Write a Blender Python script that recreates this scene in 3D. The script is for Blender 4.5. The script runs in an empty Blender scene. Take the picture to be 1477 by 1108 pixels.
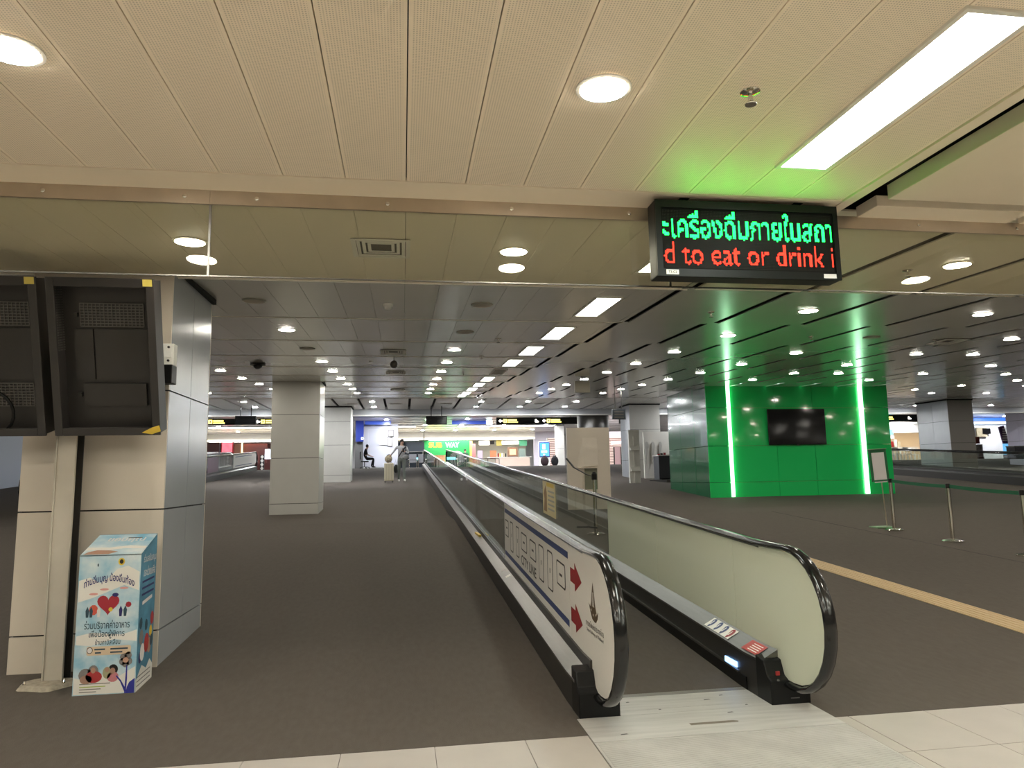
import bpy, bmesh, math, random
import numpy as np
from mathutils import Matrix, Vector
random.seed(7)
scene = bpy.context.scene
COL = scene.collection

# ------------------------------------------------------------------ camera
FPX, W_PX, H_PX = 1030.0, 1477.0, 1108.0
PSI, TH, RO = math.radians(8.75), math.radians(7.38), math.radians(-1.02)
EYE = Vector((0, 0, 1.5))
_f = Vector((math.sin(PSI) * math.cos(TH), math.cos(PSI) * math.cos(TH), math.sin(TH)))
_r = Vector((math.cos(PSI), -math.sin(PSI), 0))
_u = _r.cross(_f)
CR = math.cos(RO) * _r + math.sin(RO) * _u
CU = -math.sin(RO) * _r + math.cos(RO) * _u
CW = _f
cam_d = bpy.data.cameras.new('camera')
cam_d.sensor_fit = 'HORIZONTAL'
cam_d.sensor_width = 36.0
cam_d.lens = 36.0 * FPX / W_PX
cam_d.clip_start = 0.05
cam_d.clip_end = 300
cam = bpy.data.objects.new('camera', cam_d)
COL.objects.link(cam)
cam.matrix_world = Matrix(((CR.x, CU.x, -CW.x, EYE.x), (CR.y, CU.y, -CW.y, EYE.y), (CR.z, CU.z, -CW.z, EYE.z), (0, 0, 0, 1)))
scene.camera = cam


def at(px, py, y):
    """world point at depth y along the line of sight of a surveyed photo point"""
    d = (px - 738.5) * CR - (py - 554.0) * CU + FPX * CW
    return EYE + d * (y / d.y)


# ------------------------------------------------------------------ world / exposure
world = bpy.data.worlds.new('world')
scene.world = world
world.use_nodes = True
world.node_tree.nodes['Background'].inputs[0].default_value = (1, 0.97, 0.92, 1)
world.node_tree.nodes['Background'].inputs[1].default_value = 0.05
scene.view_settings.view_transform = 'Standard'
scene.view_settings.look = 'None'
scene.view_settings.gamma = 1.0
scene.view_settings.use_curve_mapping = False
scene.view_settings.exposure = 1.55
DOWN_E, PANEL_E = 60.0, 9.5       # radiance of downlight discs and of the long light panels
LED_E, STRIP_E, SHOP_E = 2.9, 1.4, 2.4


# ------------------------------------------------------------------ surveyed levels
def zf(y):                      # carpeted ramp with a landing
    if y < 4.9: return 0.0
    if y < 15.4: return .0575 * (y - 4.9)
    if y < 17.4: return .604
    if y < 41.5: return .604 + .0623 * (y - 17.4)
    return 2.105


def zw(y):                      # the moving walkway runs straight
    return 0.0 if y < 4.9 else min(2.105, .0575 * (y - 4.9))


E0, EL = 6.3, 2.03


TILT = .032                     # each ceiling bay leans up a little, then steps


def zc(y):                      # stepped ceiling
    if y < 4.02: return 3.11
    if y >= 27.0: return 4.5
    k = max(0, int(math.floor((y - E0) / EL)) + 1)
    ye = min(27.0, E0 + EL * k)
    return 3.15 + .0605 * (ye - 4.9) - TILT * (ye - y)


# ------------------------------------------------------------------ materials
MATS = {}


def mat(name, col, rough=.5, metal=0.0, spec=.5, emit=None, es=0.0, noise=0.0, nscale=20.0, bump=0.0, bscale=200.0, coat=0.0, stretch=None):
    if name in MATS: return MATS[name]
    m = bpy.data.materials.new(name)
    m.use_nodes = True
    nt = m.node_tree
    b = nt.nodes['Principled BSDF']
    b.inputs['Base Color'].default_value = (*col, 1)
    b.inputs['Roughness'].default_value = rough
    b.inputs['Metallic'].default_value = metal
    b.inputs['Specular IOR Level'].default_value = spec
    b.inputs['Coat Weight'].default_value = coat
    if emit:
        b.inputs['Emission Color'].default_value = (*emit, 1)
        b.inputs['Emission Strength'].default_value = es
    if noise > 0 or bump > 0:
        tc = nt.nodes.new('ShaderNodeTexCoord')
        mp = nt.nodes.new('ShaderNodeMapping')
        nt.links.new(tc.outputs['Object'], mp.inputs['Vector'])
        if stretch: mp.inputs['Scale'].default_value = stretch
    if noise > 0:
        n = nt.nodes.new('ShaderNodeTexNoise')
        n.inputs['Scale'].default_value = nscale
        n.inputs['Detail'].default_value = 5
        nt.links.new(mp.outputs[0], n.inputs['Vector'])
        r = nt.nodes.new('ShaderNodeValToRGB')
        r.color_ramp.elements[0].position = .3
        r.color_ramp.elements[1].position = .7
        r.color_ramp.elements[0].color = (*[c * (1 - noise) for c in col], 1)
        r.color_ramp.elements[1].color = (*[min(1, c * (1 + noise)) for c in col], 1)
        nt.links.new(n.outputs[0], r.inputs[0])
        nt.links.new(r.outputs[0], b.inputs['Base Color'])
    if bump > 0:
        n2 = nt.nodes.new('ShaderNodeTexNoise')
        n2.inputs['Scale'].default_value = bscale
        n2.inputs['Detail'].default_value = 3
        nt.links.new(mp.outputs[0], n2.inputs['Vector'])
        bp = nt.nodes.new('ShaderNodeBump')
        bp.inputs['Strength'].default_value = bump
        bp.inputs['Distance'].default_value = .01
        nt.links.new(n2.outputs[0], bp.inputs['Height'])
        nt.links.new(bp.outputs[0], b.inputs['Normal'])
    MATS[name] = m
    return m


def emis(name, col, s):
    if name in MATS: return MATS[name]
    m = bpy.data.materials.new(name)
    m.use_nodes = True
    nt = m.node_tree
    nt.nodes.remove(nt.nodes['Principled BSDF'])
    e = nt.nodes.new('ShaderNodeEmission')
    e.inputs[0].default_value = (*col, 1)
    e.inputs[1].default_value = s
    nt.links.new(e.outputs[0], nt.nodes['Material Output'].inputs[0])
    MATS[name] = m
    return m


def glass(name, tint, refl_rough=.02, ior=1.5, film=0.0, film_col=(1, 1, 1)):
    """thin pane: see-through with a Fresnel reflection, optionally partly covered by a film"""
    if name in MATS: return MATS[name]
    m = bpy.data.materials.new(name)
    m.use_nodes = True
    nt = m.node_tree
    nt.nodes.remove(nt.nodes['Principled BSDF'])
    t = nt.nodes.new('ShaderNodeBsdfTransparent')
    t.inputs[0].default_value = (*tint, 1)
    g = nt.nodes.new('ShaderNodeBsdfGlossy')
    g.inputs['Roughness'].default_value = refl_rough
    fr = nt.nodes.new('ShaderNodeFresnel')
    geo = nt.nodes.new('ShaderNodeNewGeometry')      # same reflection from both faces of the pane
    mr = nt.nodes.new('ShaderNodeMapRange')
    mr.inputs['To Min'].default_value = ior
    mr.inputs['To Max'].default_value = 1.0 / ior
    nt.links.new(geo.outputs['Backfacing'], mr.inputs['Value'])
    nt.links.new(mr.outputs[0], fr.inputs[0])
    mx = nt.nodes.new('ShaderNodeMixShader')
    last = t
    if film > 0:
        d = nt.nodes.new('ShaderNodeBsdfDiffuse')
        d.inputs[0].default_value = (*film_col, 1)
        tr = nt.nodes.new('ShaderNodeBsdfTranslucent')
        tr.inputs[0].default_value = (*film_col, 1)
        m0 = nt.nodes.new('ShaderNodeMixShader')
        m0.inputs[0].default_value = .35
        nt.links.new(d.outputs[0], m0.inputs[1])
        nt.links.new(tr.outputs[0], m0.inputs[2])
        m1 = nt.nodes.new('ShaderNodeMixShader')
        m1.inputs[0].default_value = film
        nt.links.new(t.outputs[0], m1.inputs[1])
        nt.links.new(m0.outputs[0], m1.inputs[2])
        last = m1
    nt.links.new(fr.outputs[0], mx.inputs[0])
    nt.links.new(last.outputs[0], mx.inputs[1])
    nt.links.new(g.outputs[0], mx.inputs[2])
    nt.links.new(mx.outputs[0], nt.nodes['Material Output'].inputs[0])
    MATS[name] = m
    return m


def perforated(name, col, half_w):
    """painted panel with a plain border and fine rows of perforation"""
    m = mat(name, col, rough=.42, spec=.4)
    nt = m.node_tree
    b = nt.nodes['Principled BSDF']
    N = nt.nodes.new
    L = nt.links.new
    tc = N('ShaderNodeTexCoord')
    sp = N('ShaderNodeSeparateXYZ')
    L(tc.outputs['Object'], sp.inputs[0])

    def mth(op, a, b_=None):
        n = N('ShaderNodeMath')
        n.operation = op
        for i, v in enumerate((a, b_)):
            if v is None: continue
            if isinstance(v, (int, float)): n.inputs[i].default_value = v
            else: L(v, n.inputs[i])
        return n.outputs[0]
    k = 2 * math.pi / .011
    sx = mth('SINE', mth('MULTIPLY', sp.outputs[0], k))
    sy = mth('SINE', mth('MULTIPLY', sp.outputs[1], k))
    dots = mth('GREATER_THAN', mth('ADD', sx, sy), .75)
    inside = mth('LESS_THAN', mth('ABSOLUTE', sp.outputs[0]), half_w - .014)
    fac = mth('MULTIPLY', dots, inside)
    mix = N('ShaderNodeMix')
    mix.data_type = 'RGBA'
    mix.inputs['A'].default_value = (*col, 1)
    mix.inputs['B'].default_value = (*[c * .66 for c in col], 1)
    L(fac, mix.inputs['Factor'])
    L(mix.outputs['Result'], b.inputs['Base Color'])
    return m


M_TILE = mat('white_floor_tile', (.45, .41, .37), .4, noise=.05, nscale=3)
M_GROUT = mat('tile_joint', (.16, .14, .12), .8)
M_CARPET = mat('brown_grey_carpet', (.118, .102, .088), .95, spec=.1, noise=.06, nscale=26, bump=.5, bscale=260, stretch=(1, .35, 1))
M_SEAM = mat('carpet_seam', (.04, .035, .03), .9)
M_CEILN = perforated('perforated_cream_panel', (.92, .79, .62), .159)
M_CEILP = mat('plain_cream_trim', (.86, .745, .58), .4, noise=.02, nscale=2)
M_CEILF = mat('satin_ceiling_panel', (.78, .77, .70), .20, spec=.6, metal=.5, noise=.03, nscale=1.2)
M_CEIL0 = mat('satin_cream_panel', (.92, .84, .68), .28, noise=.02, nscale=1.2)
M_VOID = mat('ceiling_void', (.012, .012, .012), .9)
M_STEEL = mat('brushed_steel', (.20, .195, .185), .34, metal=1.0, noise=.06, nscale=8, stretch=(6, .3, 6))
M_BRASS = mat('worn_steel_bar', (.50, .42, .33), .35, metal=.85, noise=.1, nscale=4)
M_CHROME = mat('chrome', (.75, .72, .66), .12, metal=1.0)
M_DARKMET = mat('dark_grey_metal', (.055, .052, .048), .38, metal=.6, spec=.5)
M_BLACK = mat('black_plastic', (.006, .006, .006), .4, spec=.25)
M_RUBBER = mat('black_handrail_rubber', (.006, .006, .006), .16, spec=.6)
M_BELT = mat('dark_grey_belt', (.075, .066, .058), .6, noise=.1, nscale=30)
M_PLATE = mat('aluminium_plate', (.54, .525, .50), .4, metal=.1, noise=.12, nscale=6, bump=.15, bscale=60, stretch=(.3, 4, 1))
M_COLB = mat('beige_enamel_panel', (.70, .62, .52), .35, spec=.5, noise=.02, nscale=3)
M_COLS = mat('blue_grey_enamel_panel', (.48, .50, .53), .22, spec=.6, metal=.25, noise=.02, nscale=3)
M_COLW = mat('grey_white_enamel_panel', (.60, .59, .55), .28, spec=.5, noise=.02, nscale=3)
M_WHITE = mat('white_paint', (.88, .87, .82), .5)
M_WPRINT = mat('white_print_film', (.90, .86, .79), .3)
M_BLUE = mat('navy_print', (.035, .06, .19), .4)
M_RED = mat('red_print', (.32, .012, .016), .4)
M_INK = mat('black_print', (.02, .016, .014), .5)
M_GOLD = mat('brown_gold_print', (.10, .065, .03), .4)
M_GLASS = glass('clear_glass', (.90, .93, .90))
M_SMOKE = glass('smoke_curtain_glass', (.88, .88, .80), ior=1.6)
M_FROST = glass('frosted_green_glass', (.85, .92, .85), .08, film=.93, film_col=(.84, .86, .74))
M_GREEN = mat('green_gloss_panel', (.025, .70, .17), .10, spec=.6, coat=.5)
M_GJOINT = mat('pale_green_joint', (.30, .62, .22), .4)
M_SCREEN = mat('black_screen', (.006, .006, .007), .12)
M_YELLOW = mat('yellow_print', (.75, .52, .05), .5)
M_TACT = mat('tan_tactile_strip', (.55, .40, .22), .55, noise=.05, nscale=12)
M_BELTG = mat('green_belt', (.01, .14, .06), .6)
M_GFRAME = mat('green_frame_paint', (.035, .16, .07), .3)
M_PAPER = mat('paper', (.72, .68, .66), .7)
M_HOUS = mat('dark_brown_housing', (.030, .026, .024), .45, noise=.08, nscale=6)
M_MESH = mat('grey_perforated_plate', (.13, .12, .11), .5, metal=.4)
M_CONC = mat('rough_mortar', (.42, .37, .29), .9, noise=.2, nscale=30, bump=.8, bscale=40)
M_POST = mat('painted_steel_post', (.55, .50, .42), .4, noise=.05, nscale=6)
M_SKIN = mat('skin', (.55, .34, .24), .5)
M_HAIR = mat('black_hair', (.012, .010, .009), .4)
M_SHIRTG = mat('light_grey_cloth', (.42, .42, .43), .9)
M_PANTS = mat('grey_green_cloth', (.17, .19, .17), .9)
M_SHOE = mat('white_shoe', (.7, .68, .64), .6)
M_DARKC = mat('black_cloth', (.012, .012, .015), .9)
M_CREAM = mat('cream_plastic', (.62, .56, .42), .35)
M_TAN = mat('tan_fabric', (.42, .36, .24), .8, noise=.3, nscale=25)
M_DOWN = emis('downlight_glow', (1, .93, .80), DOWN_E)
M_DOFF = mat('unlit_downlight', (.35, .33, .27), .3)
M_PANEL = emis('light_panel_glow', (.93, 1, .90), PANEL_E)
M_DOWN2 = emis('ramp_downlight_glow', (1, .94, .82), 40)
M_PANEL2 = emis('walkway_panel_glow', (.95, 1, .92), 4.2)
M_DCOOL = emis('cool_end_downlight_glow', (.95, .97, 1), 200)
M_POFF = mat('unlit_light_panel', (.40, .35, .26), .4)
M_RING = mat('white_trim_ring', (.78, .74, .66), .35)

# ------------------------------------------------------------------ mesh helpers
ID = Matrix.Identity(4)


class MB:
    def __init__(s, M=ID):
        s.v, s.f, s.M = [], [], M

    def add(s, vs, fs):
        o = len(s.v)
        s.v += [s.M @ Vector(p) for p in vs]
        s.f += [tuple(i + o for i in f) for f in fs]
        return s

    def box(s, x0, x1, y0, y1, z0, z1):
        return s.add([(x0, y0, z0), (x1, y0, z0), (x1, y1, z0), (x0, y1, z0), (x0, y0, z1), (x1, y0, z1), (x1, y1, z1), (x0, y1, z1)],
                     [(3, 2, 1, 0), (4, 5, 6, 7), (0, 1, 5, 4), (1, 2, 6, 5), (2, 3, 7, 6), (3, 0, 4, 7)])

    def extrude(s, prof, ys, zfun):
        """closed (x,z) outline carried along y, lifted by zfun(y)"""
        n = len(prof)
        vs, fs = [], []
        for y in ys:
            vs += [(x, y, z + zfun(y)) for x, z in prof]
        for k in range(len(ys) - 1):
            for i in range(n):
                j = (i + 1) % n
                fs.append((k * n + i, k * n + j, (k + 1) * n + j, (k + 1) * n + i))
        fs.append(tuple(range(n - 1, -1, -1)))
        fs.append(tuple((len(ys) - 1) * n + i for i in range(n)))
        return s.add(vs, fs)

    def prism(s, pts, axis, a0, a1):
        """closed outline extruded along an axis; pts are the two other coordinates in order"""
        n = len(pts)
        mk = {'x': lambda p, a: (a, p[0], p[1]), 'y': lambda p, a: (p[0], a, p[1]), 'z': lambda p, a: (p[0], p[1], a)}[axis]
        vs = [mk(p, a0) for p in pts] + [mk(p, a1) for p in pts]
        fs = [tuple(range(n - 1, -1, -1)), tuple(range(n, 2 * n))] + [(i, (i + 1) % n, n + (i + 1) % n, n + i) for i in range(n)]
        return s.add(vs, fs)

    def tube(s, path, r, seg=8, ry=None, cap=True, up=Vector((1, 0, 0))):
        """round or oval section swept along a polyline; oval: r along `up`, ry across"""
        ry = ry or r
        P = [Vector(p) for p in path]
        vs, fs = [], []
        for i, p in enumerate(P):
            t = (P[min(i + 1, len(P) - 1)] - P[max(i - 1, 0)]).normalized()
            a = up - t * up.dot(t)
            if a.length < 1e-3: a = Vector((0, 1, 0)) - t * t.y
            a.normalize()
            b = t.cross(a)
            vs += [tuple(p + a * r * math.cos(q) + b * ry * math.sin(q)) for q in [2 * math.pi * k / seg for k in range(seg)]]
        for i in range(len(P) - 1):
            for k in range(seg):
                j = (k + 1) % seg
                fs.append((i * seg + k, i * seg + j, (i + 1) * seg + j, (i + 1) * seg + k))
        if cap:
            fs.append(tuple(range(seg - 1, -1, -1)))
            fs.append(tuple((len(P) - 1) * seg + k for k in range(seg)))
        return s.add(vs, fs)

    def lathe(s, prof, c, seg=20):
        """(r,z) outline turned about a vertical axis through c"""
        vs, fs = [], []
        for r, z in prof:
            vs += [(c[0] + r * math.cos(2 * math.pi * k / seg), c[1] + r * math.sin(2 * math.pi * k / seg), c[2] + z) for k in range(seg)]
        for i in range(len(prof) - 1):
            for k in range(seg):
                j = (k + 1) % seg
                fs.append((i * seg + k, i * seg + j, (i + 1) * seg + j, (i + 1) * seg + k))
        fs.append(tuple(range(seg - 1, -1, -1)))
        fs.append(tuple((len(prof) - 1) * seg + k for k in range(seg)))
        return s.add(vs, fs)

    def ball(s, c, rx, ry, rz, seg=12, rings=8):
        prof = [(max(.02, math.sin(math.pi * i / rings)), -math.cos(math.pi * i / rings)) for i in range(rings + 1)]
        m = MB()
        m.lathe(prof, (0, 0, 0), seg)
        return s.add([(c[0] + p.x * rx, c[1] + p.y * ry, c[2] + p.z * rz) for p in m.v], m.f)

    def build(s, name, m, parent=None, smooth=False, bevel=0.0, kind=None):
        off = root_loc(parent)
        me = bpy.data.meshes.new(name)
        me.from_pydata([tuple(v - off) for v in s.v], [], s.f)
        me.materials.append(m)
        bm = bmesh.new()
        bm.from_mesh(me)
        bmesh.ops.recalc_face_normals(bm, faces=bm.faces)
        bm.to_mesh(me)
        bm.free()
        if smooth:
            for p in me.polygons: p.use_smooth = True
            me.set_sharp_from_angle(angle=math.radians(40))
        return link(name, me, parent, bevel, kind)


def root_loc(o):
    p = Vector((0, 0, 0))
    while o is not None:
        p += o.location
        o = o.parent
    return p


def link(name, me, parent=None, bevel=0.0, kind=None):
    o = bpy.data.objects.new(name, me)
    COL.objects.link(o)
    o.parent = parent
    if bevel:
        b = o.modifiers.new('bevel', 'BEVEL')
        b.width = bevel
        b.segments = 2
        b.limit_method = 'ANGLE'
    if kind: o['kind'] = kind
    return o


def tag(o, label, cat, group=None):
    o['label'] = label
    o['category'] = cat
    if group: o['group'] = group
    return o


def thing(name, label, cat, loc=(0, 0, 0), group=None):
    o = bpy.data.objects.new(name, None)
    o.empty_display_size = .1
    COL.objects.link(o)
    o.location = loc
    return tag(o, label, cat, group)


def relight(o, m):
    for c in o.children:
        if c.name.startswith('diffuser'):
            c.data = c.data.copy() if m.name not in LIT else LIT[m.name]
            LIT[m.name] = c.data
            c.data.materials[0] = m


LIT = {}


def dup(root, loc, label=None):
    r = root.copy()
    COL.objects.link(r)
    r.location = loc
    if label: r['label'] = label
    for ch in list(root.children):
        c = ch.copy()
        COL.objects.link(c)
        c.parent = r
        for g in list(ch.children):
            d = g.copy()
            COL.objects.link(d)
            d.parent = c
    return r


def B(name, m, parent, x0, x1, y0, y1, z0, z1, bevel=0.0, kind=None):
    return MB().box(x0, x1, y0, y1, z0, z1).build(name, m, parent, bevel=bevel, kind=kind)


def text_raw(body, size=1.0, align='CENTER', extrude=0.0, spacing=1.0, bold=0.0):
    """text as mesh data in its own xy plane: (verts, faces)"""
    c = bpy.data.curves.new('lettering', 'FONT')
    c.body = body
    c.size = size
    c.align_x = align
    c.extrude = extrude
    c.offset = bold
    c.space_character = spacing
    c.resolution_u = 3
    o = bpy.data.objects.new('lettering', c)
    COL.objects.link(o)
    bpy.context.view_layer.update()
    dg = bpy.context.evaluated_depsgraph_get()
    me = bpy.data.meshes.new_from_object(o.evaluated_get(dg))
    vs = [v.co.copy() for v in me.vertices]
    fs = [tuple(p.vertices) for p in me.polygons]
    bpy.data.objects.remove(o)
    bpy.data.curves.remove(c)
    bpy.data.meshes.remove(me)
    return vs, fs


def lettering(name, body, m, parent, origin, ux, uy, height=None, width=None, align='CENTER', bold=0.0, arc=0.0, thick=.001):
    """text laid on a plane: origin, unit vectors to the right (ux) and up (uy); fitted to width/height"""
    vs, fs = text_raw(body, 1.0, align, 0, 1.0, bold)
    if not vs: return None
    x0 = min(v.x for v in vs); x1 = max(v.x for v in vs)
    y0 = min(v.y for v in vs); y1 = max(v.y for v in vs)
    if width and height: sx, sy = width / (x1 - x0), height / (y1 - y0)
    elif width: sx = sy = width / (x1 - x0)
    else: sx = sy = height / (y1 - y0)
    ux, uy, o = Vector(ux), Vector(uy), Vector(origin)
    n = ux.cross(uy)
    mb = MB()
    pts = []
    for v in vs:
        x = v.x * sx
        y = (v.y - y0) * sy
        if arc: y -= arc * (x / (width / 2)) ** 2
        pts.append(tuple(o + ux * x + uy * y + n * thick))
    mb.add(pts, fs)
    return mb.build(name, m, parent)


def flat(name, m, parent, pts2, origin, ux, uy, lift=.001):
    """flat printed shape from 2-D outline on a plane"""
    ux, uy, o = Vector(ux), Vector(uy), Vector(origin)
    n = ux.cross(uy)
    mb = MB()
    mb.add([tuple(o + ux * a + uy * b + n * lift) for a, b in pts2], [tuple(range(len(pts2)))])
    return mb.build(name, m, parent)


def ell(cx, cy, rx, ry, n=16, a0=0.0, a1=2 * math.pi):
    return [(cx + rx * math.cos(a0 + (a1 - a0) * k / n), cy + ry * math.sin(a0 + (a1 - a0) * k / n)) for k in range(n)]


# ================================================================== STRUCTURE
def struct(o):
    o['kind'] = 'structure'
    return o


XL, XR = -15.0, 36.0
# ---- carpeted ramp and upper floor
ys = [4.27, 4.9, 15.4, 17.4, 41.5, 62.0]
mb = MB()
n = len(ys)
mb.add([(x, y, zf(y) - d) for d in (0, .25) for y in ys for x in (XL, 60.0)],
       [(2 * i, 2 * i + 1, 2 * i + 3, 2 * i + 2) for i in range(n - 1)] +
       [(2 * n + 2 * i, 2 * n + 2 * i + 2, 2 * n + 2 * i + 3, 2 * n + 2 * i + 1) for i in range(n - 1)] + [(0, 2 * n, 2 * n + 1, 1)])
floor = struct(mb.build('floor', M_CARPET))
sm = MB()
for x in (8.3, 0.2, -6.0):
    pass
sm.extrude([(8.30, -.01), (8.325, -.01), (8.325, .002), (8.30, .002)], [4.3, 4.9, 15.4], zf)
sm.build('carpet_seam', M_SEAM, floor)
# ---- white tiled floor in front of the ramp
tfloor = struct(B('floor_tiled', M_GROUT, None, XL, XR, -9.0, 4.268, -.25, -.006))
TW, TD = .515, .577
tile_me = None


def tile(x0, x1, y0, y1):
    return B('floor_tile', M_TILE, tfloor, x0, x1, y0, y1, -.03, 0.0)


rows = [4.265 - TD * k for k in range(3)]
for r in rows:
    for k in range(9):
        x1 = 1.065 - (0 if k == 0 else (.37 + TW * (k - 1)))
        x0 = 1.065 - (.37 + TW * k)
        tile(x0 + .002, x1 - .002, r - TD + .003, r - .003)
    tile(2.625, 2.708, r - TD + .003, r - .003)
    for k in range(9):
        tile(2.713 + TW * k + .002, 2.713 + TW * (k + 1) - .002, r - TD + .003, r - .003)
yb = rows[-1] - TD
mbr = MB()
for x0, x1, y0, y1 in ((XL, XR, -9.0, yb - .003), (XL, 1.065 - .37 - TW * 8, yb, 4.265), (2.713 + TW * 9, XR, yb, 4.265)):
    mbr.box(x0, x1, y0, y1, -.03, 0.0)
mbr.build('tile_field', M_TILE, tfloor, kind='stuff')

# ---- ceiling
ceiling = struct(B('ceiling', M_VOID, None, XL, 60.0, -9.0, 4.1, 3.30, 3.45))
PW = .324
# near perforated panels, one object each (shared mesh)
pm = MB().box(-PW / 2 + .0025, PW / 2 - .0025, -3.4, 3.4, 0, .02).build('ceiling_panel', M_CEILN, ceiling)
pme = pm.data
first = True
for k in range(-13, 8):
    xc = .015 + PW * (k + .5)
    if first:
        o = pm; first = False
    else:
        o = link('ceiling_panel', pme, ceiling)
    o.location = (xc, .36, 3.11)
xe = .015 + PW * 8            # 2.607
B('ceiling_trim', M_CEILP, ceiling, XL, xe, 3.765, 4.0, 3.105, 3.13)
B('ceiling_trim', M_CEILP, ceiling, xe + .003, xe + .075, -3.0, 4.0, 3.10, 3.13)
o = B('ceiling_panel', M_CEILP, ceiling, -1.0 * 8, .015 + PW * -13 - .003, -3.04, 3.76, 3.11, 3.13)
# right of the dark gap: broad plain panels
for k in range(5):
    x0 = 2.86 + k * 1.17
    B('ceiling_panel', M_CEILP, ceiling, x0, x0 + 1.08, -3.0, 3.70, 3.10, 3.19, bevel=.004)
    B('ceiling_panel', M_CEILP, ceiling, x0, x0 + 1.08, 3.80, 4.0, 3.10, 3.17, bevel=.004)
B('ceiling_panel', M_CEILP, ceiling, 8.8, XR, -3.0, 4.0, 3.10, 3.19)
B('ceiling_panel', M_CEILP, ceiling, XL, XR, -9.0, -3.06, 3.10, 3.19)

# stepped bays beyond the glass curtain
ceil2 = struct(MB().add([(x, y, zc(min(y, 26.9)) + .20) for y in (4.1, 27.0) for x in (XL, 60.0)] + [(x, y, zc(min(y, 26.9)) + .35) for y in (4.1, 27.0) for x in (XL, 60.0)],
                        [(0, 1, 3, 2), (4, 6, 7, 5)]).build('ceiling_stepped', M_VOID))
BAYS = [(4.05, E0)] + [(E0 + EL * k, E0 + EL * (k + 1)) for k in range(11)]
BAYS[-1] = (BAYS[-1][0], 27.0)
lin_me = MB().box(-PW / 2 + .0015, PW / 2 - .0015, 0, EL - .006, 0, .02)
brd_me = MB().box(.045, 1.125, 0, EL - .006, 0, .012)
pl = lin_me.build('ceiling_panel', M_CEILF, ceil2); pl_me = pl.data; pl_me0 = pl_me.copy(); pl_me0.materials[0] = M_CEIL0
pb = brd_me.build('ceiling_panel', M_CEILF, ceil2); pb_me = pb.data; pb_me0 = pb_me.copy(); pb_me0.materials[0] = M_CEIL0
bpy.data.objects.remove(pl); bpy.data.objects.remove(pb)
def slab(mb, x0, x1, y0, y1, za, zb_, t):
    return mb.add([(x0, y0, za), (x1, y0, za), (x1, y1, zb_), (x0, y1, zb_), (x0, y0, za + t), (x1, y0, za + t), (x1, y1, zb_ + t), (x0, y1, zb_ + t)],
                  [(3, 2, 1, 0), (4, 5, 6, 7), (0, 1, 5, 4), (1, 2, 6, 5), (2, 3, 7, 6), (3, 0, 4, 7)])


rest = MB()
GX0 = 2.70
NLIN, NBRD = 15, 8
for bi, (y0, y1) in enumerate(BAYS):
    z = zc(y0 + .001)
    ze = zc(y1 - .001)
    ang = math.atan((ze - z) / (y1 - y0))
    sy = (y1 - y0 - .006) / (EL - .006)
    near = bi < 6
    for k in range(-36, 8):
        xc = .015 + PW * (k + .5)
        if near and k >= 8 - NLIN - 4:
            o = link('ceiling_panel', pl_me0 if bi == 0 else pl_me, ceil2)
            o.location = (xc, y0 + .003, z)
            o.scale = (1, sy, 1)
            o.rotation_euler = (ang, 0, 0)
        else:
            slab(rest, xc - PW / 2 + .0015, xc + PW / 2 - .0015, y0 + .003, y1 - .003, z, ze, .02)
    slab(MB(), xe + .003, GX0 - .03, y0 + .003, y1 - .003, z, ze, .02).build('ceiling_trim', M_CEILF, ceil2)
    for k in range(44):
        x0 = GX0 + 1.17 * k
        if near and k < NBRD + 4:
            o = link('ceiling_panel', pb_me0 if bi == 0 else pb_me, ceil2)
            o.location = (x0, y0 + .003, z)
            o.scale = (1, sy, 1)
            o.rotation_euler = (ang, 0, 0)
        else:
            slab(rest, x0 + .045, x0 + 1.125, y0 + .003, y1 - .003, z, ze, .012)
    # upstand closing the step to the next bay
    zn = zc(y1 + .01) if y1 < 26.9 else 4.5
    z = ze
    rest.box(XL, xe + .05, y1 - .003, y1 + .003, z + .004, zn + .02)
    B('step_void', M_VOID, ceil2, xe + .05, 60.0, y1 - .003, y1 + .003, z + .014, zn + .02)
    B('step_edge_glint', M_RING, ceil2, XL, GX0 - .03, y1 - .014, y1 - .002, z - .007, z)  # pale strip painting the bright reflection along the lit step edge
rest.build('ceiling_panel_field', M_CEILF, ceil2, kind='stuff')
# flat end bay with dark slots, then the bulkhead
ceil3 = struct(B('ceiling_end', M_VOID, None, XL, 60.0, 27.0, 31.5, 4.62, 4.75))
for k in range(-16, 40):
    x0 = .26 + .967 * k
    B('ceiling_panel', mat('white_end_panel', (.86, .86, .84), .25), ceil3, x0 + .05, x0 + .917, 27.01, 31.5, 4.5, 4.55)
bulk = struct(B('wall_bulkhead', mat('grey_bulkhead', (.40, .41, .42), .4), None, XL, 60.0, 31.5, 31.75, 4.21, 5.3))
B('bulkhead_lip', M_WHITE, bulk, XL, 60.0, 31.44, 31.5, 4.21, 4.26)
ceil4 = struct(B('ceiling_upper', mat('white_upper_ceiling', (.80, .80, .80), .22, spec=.6), None, XL, 60.0, 31.75, 64.0, 5.12, 5.3))
for k in range(8):
    B('ceiling_joint', mat('grey_joint', (.3, .3, .3), .6), ceil4, XL, 60.0, 43.0 + 2 * k, 43.02 + 2 * k, 5.105, 5.12)  # ceiling joints drawn as thin grey strips
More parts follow.
